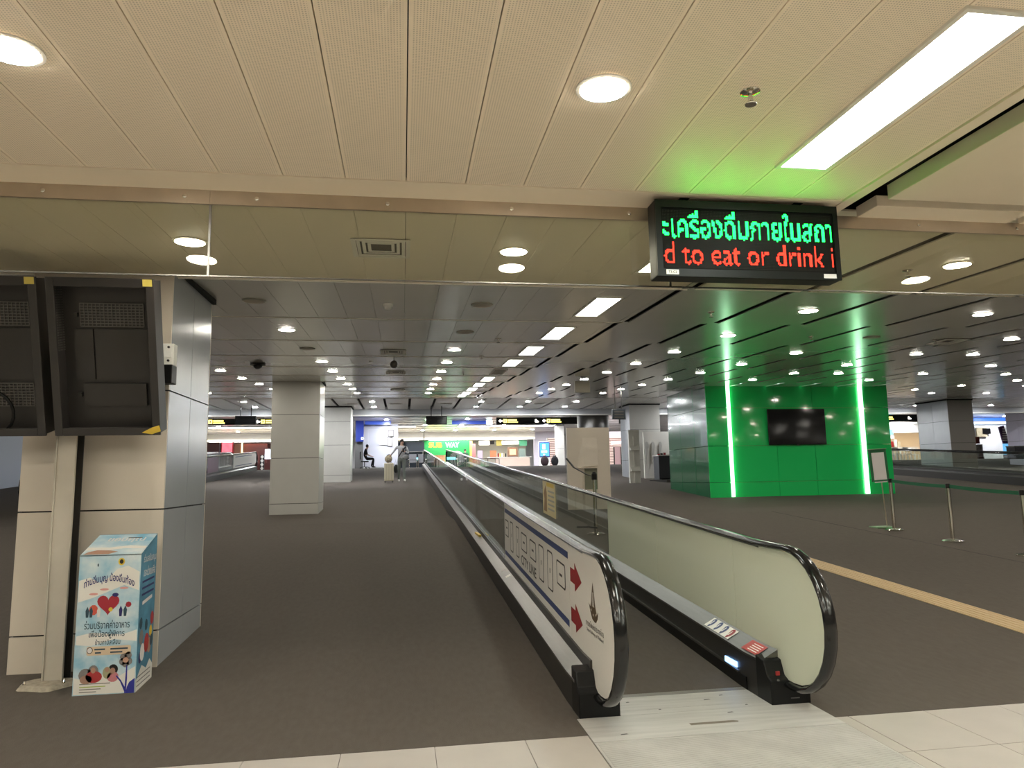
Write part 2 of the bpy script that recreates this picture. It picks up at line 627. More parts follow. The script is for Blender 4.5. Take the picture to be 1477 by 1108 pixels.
# enclosing walls
M_WALL = mat('pale_wall', (.62, .62, .62), .5)
wl = struct(B('wall_left', mat('blue_grey_wall', (.42, .46, .54), .4), None, XL - .2, XL, -9, 64, -.3, 5.4))
wb = struct(B('wall_rear', M_WALL, None, XL, XR, -9.2, -9.0, -.3, 3.6))
wr = struct(B('wall_right', M_WALL, None, 60.0, 60.2, -9, 64, -.3, 5.4))
wr2 = struct(B('wall_right_near', M_WALL, None, XR, XR + .2, -9, 12, -.3, 4.2))
wfar = struct(B('wall_far', M_WALL, None, XL, 60.0, 63.8, 64.0, 1.8, 5.4))

# ---- glass smoke curtain hung below the ceiling
sc = thing('smoke_curtain', 'long clear glass curtain hung from a steel bar with bolts under the ceiling', 'glass curtain', (0, 4.02, 3.02))
joints = [-6.1, -3.6, -1.06, 1.60, 4.2, 6.8, 9.4, 12.0]
for a, b in zip(joints[:-1], joints[1:]):
    B('steel_bar', M_BRASS, sc, a + .001, b - .001, 3.995, 4.012, 3.025, 3.105)
    B('glass_pane', M_SMOKE, sc, a + .006, b - .006, 4.014, 4.022, 2.625, 3.06)
    B('edge_trim', M_STEEL, sc, a + .006, b - .006, 4.0135, 4.0225, 2.618, 2.625)
    k = a + .25
    while k < b - .1:
        MB(Matrix.Translation((k, 3.995, 3.065)) @ Matrix.Rotation(math.radians(90), 4, 'X')).lathe([(.012, 0), (.012, .006), (.006, .009)], (0, 0, 0), 10).build('bolt', M_CHROME, sc)
        k += .72
for a in joints[1:-1]:
    B('edge_trim', M_STEEL, sc, a - .006, a + .006, 4.013, 4.023, 2.62, 3.03)

# ================================================================== MOVING WALKWAYS
def loop(yc, z0, z1, sgn, n=10, y_far=None):
    """half loop round a newel: from the top to the underside; sgn -1 bulges toward -y"""
    zc_, r = (z0 + z1) / 2, (z1 - z0) / 2
    return [(yc + sgn * r * math.sin(math.pi * k / n) * 1.0, zc_ + r * math.cos(math.pi * k / n)) for k in range(n + 1)]


def walkway(name, label, xo0, xo1, y0, y1, full, xg0, xg1):
    """xo: outer faces, xg: glass lines; y0 lower end, y1 upper end"""
    t = thing(name, label, 'moving walkway', ((xo0 + xo1) / 2, y0, zw(y0)))
    yy = [y0 + .12, 4.9, 15.0, 28.0, y1 - .12] if y0 < 10 else [y0 + .12, 28.0, y1 - .12]
    for sgn, xo, xg, side in ((1, xo0, xg0, 'l'), (-1, xo1, xg1, 'r')):
        xi = xg + sgn * .13
        # outer cladding, deck, inner skirt
        MB().extrude([(xo, -.25), (xo, .19), (xo + sgn * .02, .19), (xo + sgn * .02, -.25)], yy, zw).build('outer_skirt', M_DARKMET, t)
        MB().extrude([(xo - sgn * .004, .185), (xo - sgn * .004, .20), (xg - sgn * .025, .245), (xg - sgn * .025, .225)], yy, zw).build('outer_deck', M_STEEL, t)
        MB().extrude([(xg - sgn * .025, .20), (xg - sgn * .025, .315), (xg - sgn * .008, .315), (xg - sgn * .008, .20)], yy, zw).build('glass_clamp', M_DARKMET, t)
        MB().extrude([(xg + sgn * .008, .27), (xg + sgn * .008, .315), (xi, .25), (xi, .235)], yy, zw).build('inner_deck', M_STEEL, t)
        MB().extrude([(xi - sgn * .004, .245), (xi - sgn * .03, .245), (xi - sgn * .03, -.2), (xi - sgn * .004, -.2)], yy, zw).build('inner_skirt', M_DARKMET, t)
        if full:
            MB().extrude([(xi - sgn * .004, .085), (xi + sgn * .012, .085), (xi + sgn * .012, .10), (xi - sgn * .004, .10)], [5.0, 15, 28, y1 - .3], zw).build('skirt_bead', M_STEEL, t)
            MB().extrude([(xi - sgn * .004, .0), (xi + sgn * .004, .0), (xi + sgn * .004, .085), (xi - sgn * .004, .085)], [4.9, 15, 28, y1 - .3], zw).build('skirt_brush', M_BLACK, t)
        # newel end boxes
        for ye, s in ((y0, 1), (y1, -1)):
            zb = zw(ye)
            a, b = sorted((xo, xi))
            ya, yb_ = ye, ye + s * .20
            MB().prism([(ya, zb - .02), (ya, zb + .15), (ya + s * .05, zb + .17), (ya + s * .09, zb + .26), (yb_, zb + .275), (yb_, zb - .02)], 'x', a - .002, b + .002).build('newel_box', M_BLACK, t, bevel=.008)
        # handrail
        lo = loop(y0 - .07, zw(y0) + .12, zw(y0) + 1.0, -1, 14)
        hi = loop(y1 + .07, zw(y1) + .12, zw(y1) + 1.0, 1, 10)
        path = [(y0 + .10, zw(y0) + .125)] + lo[::-1]
        k = y0 + .3
        path += [(yv, zw(yv) + 1.0) for yv in np.arange(y0 + .3, y1 - .2, 1.5)] + hi + [(y1 - .1, zw(y1) + .125)]
        MB().tube([(xg, a, b) for a, b in path], .042, 12, ry=.022).build('handrail', M_RUBBER, t, smooth=True)
        inn = [(a - (-.03 if i < 0 else 0), b) for i, (a, b) in enumerate(path)]
        MB().tube([(xg, a, b - .024) for a, b in path if b > zw(a) + .9 and a > y0], .018, 6, ry=.008).build('handrail_guide', M_STEEL, t, smooth=True)
        # glass panes
        js = [y0 + .72]
        while js[-1] + 1.7 < y1 - .3: js.append(js[-1] + 1.69)
        c = lo
        cz = zw(y0)
        arc = [((p[0] - (y0 - .07)) * .935 + (y0 - .07), (p[1] - (cz + .56)) * .935 + cz + .56) for p in lo]
        first_pts = [(js[0] - .003, zw(js[0]) + .27), (js[0] - .003, zw(js[0]) + .975)] + arc + [(y0 + .10, cz + .15), (y0 + .18, cz + .29)]
        for i in range(len(js)):
            frosted = full and side == 'r' and i <= 2
            m = M_FROST if frosted else M_GLASS
            if i == 0:
                MB().prism(first_pts, 'x', xg - .006, xg + .006).build('glass_pane', m, t)
                if full and side == 'l':
                    MB().prism(first_pts, 'x', xg - .010, xg - .0065).build('printed_film', M_WPRINT, t)
            a0 = js[i]
            a1 = js[i + 1] if i + 1 < len(js) else y1 - .1
            pts = [(a0 + .003, zw(a0) + .27), (a1 - .003, zw(a1) + .27), (a1 - .003, zw(a1) + .978), (a0 + .003, zw(a0) + .978)]
            frosted = full and side == 'r' and i < 2
            MB().prism(pts, 'x', xg - .006, xg + .006).build('glass_pane', M_FROST if frosted else M_GLASS, t)
            if full and side == 'l' and i < 2:
                MB().prism(pts, 'x', xg - .010, xg - .0065).build('printed_film', M_WPRINT, t)
    # belt
    xa, xb = xg0 + .135, xg1 - .135
    ya = y0 + .42
    MB().extrude([(xa, -.06), (xb, -.06), (xb, -.012), (xa, -.012)], [ya, 15 if ya < 10 else ya + 2, 28, y1 - .4], zw).build('belt', M_BELT, t)
    if full:
        rb = MB()
        nr = 62
        for k in range(nr):
            x = xa + (xb - xa) * (k + .5) / nr
            rb.extrude([(x - .004, -.012), (x + .004, -.012), (x + .004, .0), (x - .004, .0)], [ya, 15, 28], zw)
        rb.build('belt_ribs', mat('belt_rib', (.11, .098, .086), .6), t, kind='stuff')
    return t


WK = walkway('moving_walkway', 'long inclined moving walkway with printed white side panel and frosted glass beside it', 1.09, 2.64, 4.55, 41.4, True, 1.22, 2.50)
# landing plates and comb
xa, xb = 1.355, 2.365
cb = MB().box(xa, xb, 4.90, 4.955, -.02, .004)
for k in range(60):
    x = xa + (xb - xa) * (k + .5) / 60
    cb.add([(x - .005, 4.955, .004), (x + .005, 4.955, .004), (x, 5.01, -.004), (x, 4.955, -.01)], [(0, 1, 2), (0, 2, 3), (1, 3, 2)])
cb.build('comb', mat('grey_comb', (.33, .32, .30), .4, metal=.5), WK)
B('landing_plate', M_PLATE, WK, xa, xb, 4.63, 4.897, -.03, .003)
B('landing_plate', M_PLATE, WK, 1.07, 2.62, 4.145, 4.543, -.03, .003)
B('landing_plate', M_PLATE, WK, xa, xb, 4.546, 4.627, -.03, .003)
M_PLATE2 = mat('ribbed_aluminium_plate', (.50, .485, .46), .42, metal=.12, noise=.1, nscale=5)
rp = MB().box(1.07, 2.62, 2.9, 4.14, -.03, .001)
k = 3.2
while k < 4.12:
    rp.box(1.085, 2.605, k, k + .006, .001, .0035)
    k += .014
rp.build('landing_plate', M_PLATE2, WK)
flat('worn_tape', mat('worn_tape_grey', (.20, .17, .13), .7), WK, [(0, 0), (.30, .0), (.31, .02), (.28, .035), (0, .035)], (1.71, 4.295, .003), (1, 0, 0), (0, 1, 0))
for sx, sy, sw in ((1.98, 4.73, .05), (1.46, 4.78, .025), (2.12, 4.80, .03), (2.02, 4.46, .045), (1.25, 4.22, .05), (1.62, 4.60, .02), (2.2, 4.58, .02)):
    flat('scuff', M_DARKMET, WK, [(0, 0), (sw, .005), (sw * .8, .018), (.1 * sw, .014)], (sx, sy, .0035), (1, 0, 0), (0, 1, 0))
B('indicator_lamp', emis('blue_white_lamp', (.25, .5, 1), 1.3), WK, 2.362, 2.374, 5.03, 5.22, .115, .155, bevel=.004)
# deck stickers on the right side
def deck_pt(y, f): # inner deck slope of the right side
    return Vector((2.365 + (2.492 - 2.365) * f, y, .25 + .065 * f + zw(y) + .003))
for ya, yb_, m, nm in ((5.19, 5.61, M_WHITE, 'safety_sticker'), (4.76, 4.98, mat('red_sticker', (.45, .05, .04), .4), 'warning_sticker')):
    p = [deck_pt(ya, .12), deck_pt(yb_, .12), deck_pt(yb_, .85), deck_pt(ya, .85)]
    st = MB().add([tuple(q) for q in p], [(0, 1, 2, 3)]).build(nm, m, WK)
    nI = 3
    for j in range(nI + 1):
        ym = ya + (yb_ - ya) * (j + .5) / (nI + 1)
        hw = (yb_ - ya) / (nI + 1) * .38
        mm = M_BLUE if m is M_WHITE and j > 0 else M_RED if m is M_WHITE else M_WPRINT
        if m is M_WHITE:
            c0 = deck_pt(ym, .48) + Vector((0, 0, .001))
            MB().add([tuple(c0 + Vector((.045 * math.sin(q), hw * math.cos(q), .024 * math.sin(q)))) for q in [2 * math.pi * z_ / 12 for z_ in range(12)]], [tuple(range(12))]).build('pictogram', mm, st)
            c0 += Vector((0, 0, .001))
            MB().add([tuple(c0 + Vector((a, b, a * .512))) for a, b in ((-.02, -.008), (-.02, .008), (.025, .006), (.025, -.006))], [(0, 1, 2, 3)]).build('pictogram', M_WHITE, st)
        else:
            f0 = .25 + .14 * j
            MB().add([tuple(deck_pt(ya + .03, f0) + Vector((0, 0, .001))), tuple(deck_pt(yb_ - .03, f0) + Vector((0, 0, .001))), tuple(deck_pt(yb_ - .03, f0 + .05) + Vector((0, 0, .001))), tuple(deck_pt(ya + .03, f0 + .05) + Vector((0, 0, .001)))], [(0, 1, 2, 3)]).build('text_line', mm, st)
# switch and labels on the right end box
B('emergency_button', mat('red_button', (.35, .02, .02), .4), WK, 2.405, 2.43, 4.542, 4.552, .185, .21)
B('key_switch', M_CHROME, WK, 2.41, 2.425, 4.544, 4.552, .15, .16)
B('rating_plate', M_STEEL, WK, 2.50, 2.56, 4.545, 4.549, .035, .04)
# ---- print on the left side film.  u runs along -y (to the right as read), v up, sheared with the slope
XF = 1.2095


def film_poly(name, m, pts, parent=WK, lift=.0006):
    mb = MB()
    mb.add([(XF - lift, y, z + zw(y)) for y, z in pts], [tuple(range(len(pts)))])
    return mb.build(name, m, parent)


def film_rect(name, m, ya, yb_, z0, z1, lift=.0006):
    return film_poly(name, m, [(ya, z0), (yb_, z0), (yb_, z1), (ya, z1)], WK, lift)


film_rect('blue_band', M_BLUE, 5.29, 8.62, .865, .915)
film_rect('blue_band', M_BLUE, 5.29, 8.62, .375, .425)


def rrect(ya, yb_, z0, z1, r=.03, n=4):
    a, b = min(ya, yb_), max(ya, yb_)
    out = []
    for cy, cz, q0 in ((b - r, z1 - r, 0), (a + r, z1 - r, 90), (a + r, z0 + r, 180), (b - r, z0 + r, 270)):
        for k in range(n + 1):
            q = math.radians(q0 + 90 * k / n)
            out.append((cy + r * math.cos(q), cz + r * math.sin(q)))
    return out


for i, (ya, yb_, z0, z1) in enumerate(((8.58, 8.31, .60, .79), (8.18, 7.97, .48, .81), (7.76, 7.56, .49, .81), (7.42, 7.08, .61, .79), (6.92, 6.59, .61, .79), (6.46, 6.23, .50, .81), (6.07, 5.85, .50, .82), (5.70, 5.39, .61, .80))):
    o_ = film_poly('diagram_box', M_INK, rrect(ya, yb_, z0, z1))
    film_poly('diagram_box_field', M_WPRINT, rrect(ya - .018, yb_ + .018, z0 + .013, z1 - .013, .024), o_, .0012)
    ym = (ya + yb_) / 2
    if z1 - z0 < .25:
        film_poly('diagram_mark', M_MESH, [(ym + .05, .69), (ym - .05, .69), (ym - .05, .71), (ym + .05, .71)], o_, .0018)
    else:
        film_poly('diagram_mark', M_MESH, [(ym + .012, .64), (ym - .012, .64), (ym - .012, .68), (ym + .012, .68)], o_, .0018)


def film_text(name, body, m, ya, yb_, z0, h, bold=0.0):
    """text reading towards -y on the sheared film"""
    vs, fs = text_raw(body, 1.0, 'LEFT', 0, 1.0, bold)
    x0 = min(v.x for v in vs); x1 = max(v.x for v in vs); y0_ = min(v.y for v in vs); y1_ = max(v.y for v in vs)
    mb = MB()
    pts = []
    for v in vs:
        y = ya + (yb_ - ya) * (v.x - x0) / (x1 - x0)
        pts.append((XF - .0007, y, z0 + h * (v.y - y0_) / (y1_ - y0_) + zw(y)))
    mb.add(pts, fs)
    return mb.build(name, m, WK)


film_text('lettering', 'CITY LINE', M_INK, 7.43, 6.60, .465, .095, .012)
for z in (.77, .49):
    film_poly('red_arrow', M_RED, [(5.225, z - .05), (5.09, z - .05), (5.09, z - .10), (4.89, z), (5.09, z + .10), (5.09, z + .05), (5.225, z + .05)])
# winged emblem with pointed crown
em = film_poly('emblem', M_GOLD, [(4.60 + a, .57 + b) for a, b in ((-.02, 0), (.03, .01), (.075, .05), (.11, .10), (.07, .085), (.045, .12), (.035, .16), (.0, .245), (-.035, .16), (-.045, .12), (-.08, .05), (-.12, .075), (-.10, .03), (-.06, .0))])
for a in (-.021, .0, .021):
    film_poly('emblem_gap', M_WPRINT, [(4.60 + a - .005, .66), (4.60 + a + .005, .66), (4.60 + a * .5 + .003, .75), (4.60 + a * .5 - .003, .75)], em, .0012)
for a, b in ((.05, .06), (-.06, .045), (0, .035)):
    film_poly('emblem_gap', M_WPRINT, [(4.60 + a - .012, .57 + b - .006), (4.60 + a + .012, .57 + b + .004), (4.60 + a, .57 + b + .014)], em, .0012)
film_text('lettering', 'การรถไฟแห่งประเทศไทย', M_INK, 4.80, 4.37, .515, .042, .0)
film_text('lettering', 'State Railway of Thailand', M_INK, 4.78, 4.38, .475, .027, .006)
# posters stuck on the glass further up
po = MB().prism([(11.62, zw(11.62) + .41), (12.42, zw(12.42) + .41), (12.42, zw(12.42) + .97), (11.62, zw(11.62) + .97)], 'x', 1.2285, 1.231).build('poster_back', mat('dark_poster_back', (.09, .08, .065), .5), WK)
pp = MB().prism([(11.70, zw(11.7) + .40), (12.75, zw(12.75) + .40), (12.75, zw(12.75) + .985), (11.70, zw(11.7) + .985)], 'x', 2.488, 2.492).build('poster', mat('cream_yellow_poster', (.72, .60, .33), .5), WK)
for j in range(5):
    MB().prism([(11.78, zw(11.8) + .50 + .075 * j), (12.3, zw(12.3) + .50 + .075 * j), (12.3, zw(12.3) + .53 + .075 * j), (11.78, zw(11.8) + .53 + .075 * j)], 'x', 2.4865, 2.488).build('poster_line', mat('poster_grey', (.40, .38, .30), .5), pp)
MB().prism([(12.4, zw(12.4) + .45), (12.66, zw(12.66) + .45), (12.6, zw(12.6) + .66), (12.66, zw(12.66) + .75), (12.5, zw(12.5) + .9), (12.4, zw(12.4) + .78)], 'x', 2.4865, 2.488).build('poster_figure', mat('poster_brown', (.30, .16, .05), .5), pp)
MB().prism([(11.8, zw(11.8) + .89), (12.4, zw(12.4) + .89), (12.4, zw(12.4) + .955), (11.8, zw(11.8) + .955)], 'x', 2.4865, 2.488).build('poster_heading', M_YELLOW, pp)
B('tape_mark', M_YELLOW, WK, 1.14, 1.18, 11.0, 11.6, zw(11.3) + .235, zw(11.3) + .262)
for yy_ in (7.9, 8.25):
    flat('white_tape', M_WHITE, WK, [(0, 0), (.05, 0), (.05, .08), (0, .08)], (1.115, yy_, zw(yy_) + .232), (1, 0, .55), (0, 1, .0575))

WR = walkway('moving_walkway', 'moving walkway with clear glass sides passing behind the green booth', 21.0, 22.55, 11.0, 41.4, False, 21.13, 22.42)
WL = walkway('moving_walkway', 'moving walkway with pale printed panel near the lit red shop', -9.5, -7.95, 20.0, 41.4, False, -9.37, -8.08)
MB().prism([(36.2, zw(36.2) + .32), (41.25, zw(41.25) + .30), (41.6, zw(41.4) + .45), (41.6, zw(41.4) + .85), (41.3, zw(41.3) + .95), (36.2, zw(36.2) + .95)], 'x', -8.07, -8.064).build('printed_film', M_WPRINT, WL)
for z0 in (.40, .84):
    MB().prism([(36.6, zw(36.6) + z0), (40.4, zw(40.4) + z0), (40.4, zw(40.4) + z0 + .03), (36.6, zw(36.6) + z0 + .03)], 'x', -8.064, -8.062).build('blue_band', M_BLUE, WL)
MB().prism([(31.6, zw(31.6) + .32), (33.4, zw(33.4) + .32), (33.4, zw(33.4) + .95), (31.6, zw(31.6) + .95)], 'x', -8.07, -8.064).build('poster', mat('dark_magenta_poster', (.13, .07, .10), .4), WL)

# ================================================================== COLUMNS
def column(label, x0, x1, y0, y1, zb, zt, seams, mf, ms, side, vs=0.5, base=.0, group=None):
    t = thing('column', label, 'column', ((x0 + x1) / 2, (y0 + y1) / 2, zb), group)
    B('core', M_VOID, t, x0 + .02, x1 - .02, y0 + .02, y1 - .02, zb - .05, zt)
    zs = [zb - .04] + seams + [zt - .03]
    for a, b in zip(zs[:-1], zs[1:]):
        B('cladding_panel', mf, t, x0, x1, y0, y0 + .02, a + .006, b - .006)
        B('cladding_panel', mf, t, x0, x1, y1 - .02, y1, a + .006, b - .006)
        for (xa_, xb__) in ((x0, x0 + .02), (x1 - .02, x1)):
            ym = y0 + (y1 - y0) * vs
            B('cladding_panel', ms, t, xa_, xb__, y0 + .023, ym - .004, a + .006, b - .006)
            B('cladding_panel', ms, t, xa_, xb__, ym + .004, y1 - .023, a + .006, b - .006)
    B('ceiling_collar', M_VOID, t, x0 - .03, x1 + .03, y0 - .03, y1 + .03, zt - .03, zt + .02)
    return t


column('beige and steel-blue clad column behind the empty display housings', -2.97, -1.90, 6.17, 7.40, zf(6.2), zc(7.3) - .02, [.35, 1.29, 2.25], M_COLB, M_COLS, 'r', .5)
column('grey clad column standing alone on the carpet ramp', -3.24, -2.07, 18.45, 19.55, zf(18.5), zc(18.9) - .02, [.93, 2.05, 3.14], M_COLW, M_COLW, 'r', .55)
column('grey clad column standing near the seated guard', -3.3, -2.12, 30.0, 31.2, zf(30.0), 4.48, [1.68, 2.9, 3.85], M_COLW, M_COLW, 'r', .55)
column('pale clad column behind the white display boards', 9.55, 10.9, 29.3, 30.6, zf(29.3), 4.48, [2.1, 3.4], M_COLW, M_COLS, 'l', .55)
column('blue-grey tiled column behind the green booth walkway', 23.3, 24.5, 27.6, 29.5, zf(28.0), 4.48, [1.75, 2.6, 3.55], mat('brown_grey_panel', (.30, .28, .27), .3), M_COLS, 'l', .5)
column('pale lilac lit column at the hall end', at(1454, 640, 34.5).x, at(1454, 640, 34.5).x + 1.8, 33.0, 34.5, zf(33.0), 5.1, [2.9, 4.0], mat('lilac_white_panel', (.78, .74, .90), .4), mat('lilac_white_panel', (.78, .74, .90), .4), 'l', .5)
column('slim grey column in front of the slatted shutters', at(803, 640, 50).x, at(814, 640, 50).x, 50, 50.6, 2.105, 5.1, [3.4], M_COLW, M_COLW, 'l')
cyl = thing('round_column', 'round steel column rising behind the tall white board', 'column', (9.0, 33.2, zf(33.2)))
MB().lathe([(.75, 0), (.75, 3.35)], (9.0, 33.2, zf(33.2) - .05), 28).build('shaft', M_STEEL, cyl, smooth=True)
MB().lathe([(.80, 3.3), (.80, 3.42)], (9.0, 33.2, zf(33.2) - .05), 28).build('capital_ring', M_COLW, cyl, smooth=True)

# ================================================================== CEILING FIXTURES
dl = thing('downlight', 'lit round recessed downlight in the ceiling panels', 'downlight', (0, 0, 0), 'lit round downlights')
MB().lathe([(.118, 0), (.118, -.006), (.100, -.008), (.098, .0)], (0, 0, 0), 28).build('trim_ring', M_RING, dl, smooth=True)
MB().lathe([(.099, -.0085), (.099, -.0095)], (0, 0, 0), 28).build('diffuser', M_DOWN, dl)
do = thing('downlight', 'unlit round recessed downlight with dull lens', 'downlight', (0, 0, 0), 'unlit round downlights')
MB().lathe([(.118, 0), (.118, -.012), (.100, -.014), (.098, .0)], (0, 0, 0), 28).build('trim_ring', M_DOFF, do, smooth=True)
MB().lathe([(.099, -.0145), (.02, -.005)], (0, 0, 0), 28).build('diffuser', M_POFF, do)
BC = [5.19] + [7.42 + 2.05 * k for k in range(9)]
OFF = {(-1, 1), (-1, 3), (0, 1), (0, 2), (-2, 2), (3, 2)}
spots, offs = [], []
colx = {-4: -8.5, -3: -6.15, -2: -3.8, -1: -1.5, 0: .83, 2: 4.6, 3: 6.85, 4: 9.2, 5: 10.35, 6: 12.6, 7: 14.9, 8: 17.2, 9: 19.5, 10: 21.8, 11: 24.1, 12: 26.4, 13: 28.7, 14: 31.0, 15: 33.3}
for ci, x in colx.items():
    for bi, y in enumerate(BC):
        if ci in (-4, 5, 7, 9, 11) and bi % 2 == 0: continue
        if 8.6 < x < 15.4 and y > 19.6: continue
        if -3.4 < x < -1.9 and 18 < y < 20: continue
        (offs if (ci, bi) in OFF else spots).append((x, y, zc(y)))
for x in (-1.45, .83, -3.8, 4.3, 6.6, -6.1, 9.0):
    for y in (2.72, .5, -1.8):
        spots.append((x, y, 3.11 if x < 2.6 else 3.10))
for x in (-8.5, -6, -3.6, -1.2, 3.1, 5.0, 7.0, 12, 16, 20, 24, 28, 32, 36):
    for y in (28.3, 30.4):
        spots.append((x, y, 4.5))
for k, p in enumerate(spots):
    q = dl if k == 0 else dup(dl, p)
    q.location = p
    if 4.1 < p[1] < 27: q.rotation_euler = (math.atan(TILT), 0, 0)
    relight(q, M_DOWN if p[1] < 4 else M_DCOOL if p[1] > 27 else M_DOWN2)
    if p[1] < 4: q['label'], q['group'] = 'large lit round downlight in the cream ceiling before the glass curtain', 'downlights in the cream ceiling'
    elif p[1] > 27: q['label'], q['group'] = 'lit round downlight in the flat slotted end ceiling', 'downlights in the slotted end ceiling'
    elif p[0] < 2.6: q['label'], q['group'] = 'lit round downlight in the narrow panels of the stepped ceiling', 'downlights in the narrow ceiling panels'
    else: q['label'], q['group'] = 'lit round downlight in the broad slotted panels of the stepped ceiling', 'downlights in the broad ceiling panels'
for k, p in enumerate(offs):
    q = do if k == 0 else dup(do, p)
    q.location = p
    q.rotation_euler = (math.atan(TILT), 0, 0)
# downlights of the upper hall
du = thing('downlight', 'lit round downlight in the white ceiling of the upper hall', 'downlight', (0, 0, 0), 'upper hall downlights')
MB().lathe([(.13, 0), (.13, -.01), (.11, -.012)], (0, 0, 0), 16).build('trim_ring', M_RING, du)
MB().lathe([(.109, -.013), (.109, -.014)], (0, 0, 0), 16).build('diffuser', emis('cool_downlight_glow', (.93, .96, 1), 480), du)
ups = [(x, y, 5.12) for x in (-12, -8, -4, -1, 1.5, 4, 7, 10, 14, 18, 24, 30, 36, 42, 48, 54) for y in (44.5, 49.3, 55.0)]
for k, p in enumerate(ups):
    if k == 0: du.location = p
    else: dup(du, p)


def light_panel(label, lit, l=.66):
    t = thing('ceiling_light', label, 'ceiling light', (0, 0, 0), 'long lit ceiling light panels' if lit else None)
    w = .15
    fr = MB()
    for a in ((-w, -w + .022, -l, l), (w - .022, w, -l, l), (-w + .022, w - .022, -l, -l + .022), (-w + .022, w - .022, l - .022, l)):
        fr.box(a[0], a[1], a[2], a[3], -.012, 0)
    fr.build('frame', M_RING, t)
    B('diffuser', (M_PANEL if l > .6 else M_PANEL2) if lit else M_POFF, t, -w + .022, w - .022, -l + .022, l - .022, -.006, -.002)
    return t


lp = light_panel('long rectangular lit light panel recessed in the ceiling', True)
lq = light_panel('rectangular lit light panel in the row above the moving walkway', True, .50)
lps = [(2.1, 2.70), (2.1, .4), (2.1, -1.9)] + [(2.1, y) for i, y in enumerate(BC) if i != 5] + [(2.1, 25.6)]
lps += [(x, y) for x in (-6.5, -3.0, 5.4, 8.2) for y in (-4.6, -1.9, .4)] + [(2.1, -4.6), (-.5, -1.9), (-.5, -4.6)]  # unseen panel rows added to brighten the near zone
for k, (x, y) in enumerate(lps):
    p = (x, y, zc(y) - (.011 if x > 3 else .001))
    q = lp if k == 0 else lq if k == 3 else dup(lp if y < 4 else lq, p)
    q.location = p
    if 4.1 < p[1] < 27: q.rotation_euler = (math.atan(TILT), 0, 0)
    if y < 4: q['label'], q['group'] = 'long rectangular lit light panel in the cream ceiling, unseen ones added as fill', 'light panels in the cream ceiling'
    else: q['label'], q['group'] = 'rectangular lit light panel in the row above the moving walkway', 'light panels above the walkway'
lo_ = light_panel('unlit rectangular light panel in the row of lit ones', False, .50)
lo_.location = (2.1, BC[5], zc(BC[5]) - .001)
lo_.rotation_euler = (math.atan(TILT), 0, 0)


def vent(x, y, w, d, label, group=None):
    z = zc(y - d / 2)
    t = thing('air_vent', label, 'air vent', (x, y, z), group)
    for k in range(5):
        a, b = w / 2 - k * w * .09, d / 2 - k * d * .09
        zz = z - .010 + k * .004
        fr = MB()
        th = w * .055 if k else w * .08
        fr.box(x - a, x - a + th, y - b, y + b, zz - .006, zz).box(x + a - th, x + a, y - b, y + b, zz - .006, zz)
        fr.box(x - a + th, x + a - th, y - b, y - b + th * .8, zz - .006, zz).box(x - a + th, x + a - th, y + b - th * .8, y + b, zz - .006, zz)
        fr.build('frame' if k == 0 else 'vane', M_WHITE, t)
    B('duct_opening', M_DARKMET, t, x - w / 2 + .02, x + w / 2 - .02, y - d / 2 + .02, y + d / 2 - .02, z - .002, z - .001)


vent(-.16, 5.17, .42, .42, 'square white louvred air vent seen through the glass curtain')
vent(-.16, 11.77, .42, .42, 'small louvred air vent in the stepped ceiling', 'small ceiling vents')
vent(-.16, 15.75, .42, .42, 'small louvred air vent in the stepped ceiling', 'small ceiling vents')
vent(-.16, 21.75, .42, .42, 'small louvred air vent in the stepped ceiling', 'small ceiling vents')
vent(3.3, 5.3, .42, .42, 'louvred air vent in the broad panels behind the LED sign')
vent(8.3, 9.7, .42, .42, 'louvred air vent above the way to the green booth')
for x in (-2, -.3, 1.7, 3.6, 5.6):
    vent(x, 29.0, .5, .3, 'slim air vent in the flat end ceiling', 'end ceiling vents')


def sprinkler(x, y, label, group=None):
    z = zc(y)
    t = thing('sprinkler', label, 'sprinkler', (x, y, z), group)
    MB().lathe([(.042, 0), (.042, -.004), (.02, -.012)], (x, y, z), 16).build('escutcheon', M_CHROME, t, smooth=True)
    MB().lathe([(.010, 0), (.010, -.04), (.006, -.045)], (x, y, z), 10).build('body', M_CHROME, t)
    MB().lathe([(.026, -.058), (.024, -.061)], (x, y, z), 14).build('deflector', M_CHROME, t)
    MB().box(x - .012, x - .008, y - .003, y + .003, z - .058, z - .035).box(x + .008, x + .012, y - .003, y + .003, z - .058, z - .035).build('arms', M_CHROME, t)


sprinkler(1.46, 2.67, 'chrome sprinkler head between the downlight and the long light panel')
for x, y in ((1.35, 10.0), (1.35, 12.2), (1.35, 16.0), (4.3, 5.4), (5.9, 9.5), (8.0, 9.6), (-.6, 13.5), (-2.6, 9.4), (3.5, 7.6), (9.0, 7.5)):
    sprinkler(x, y, 'small sprinkler head in the stepped ceiling', 'sprinklers in the stepped ceiling')
sd = thing('smoke_detector', 'round white smoke detector on the stepped ceiling', 'smoke detector', (-.16, 7.49, zc(7.49)))
MB().lathe([(.055, 0), (.055, -.02), (.045, -.03)], (-.16, 7.49, zc(7.49)), 18).build('base', M_WHITE, sd, smooth=True)
MB().lathe([(.04, -.03), (.038, -.05), (.02, -.055)], (-.16, 7.49, zc(7.49)), 18).build('sensor_cap', M_WHITE, sd, smooth=True)
dc = thing('dome_camera', 'black dome camera under the ceiling before the lone column', 'camera', (-2.72, 13.93, zc(13.93)))
MB().lathe([(.14, 0), (.14, -.03), (.10, -.04)], (-2.72, 13.93, zc(13.93)), 18).build('base', M_BLACK, dc, smooth=True)
MB().ball((-2.72, 13.93, zc(13.93) - .045), .085, .085, .07).build('dome', M_SCREEN, dc, smooth=True)
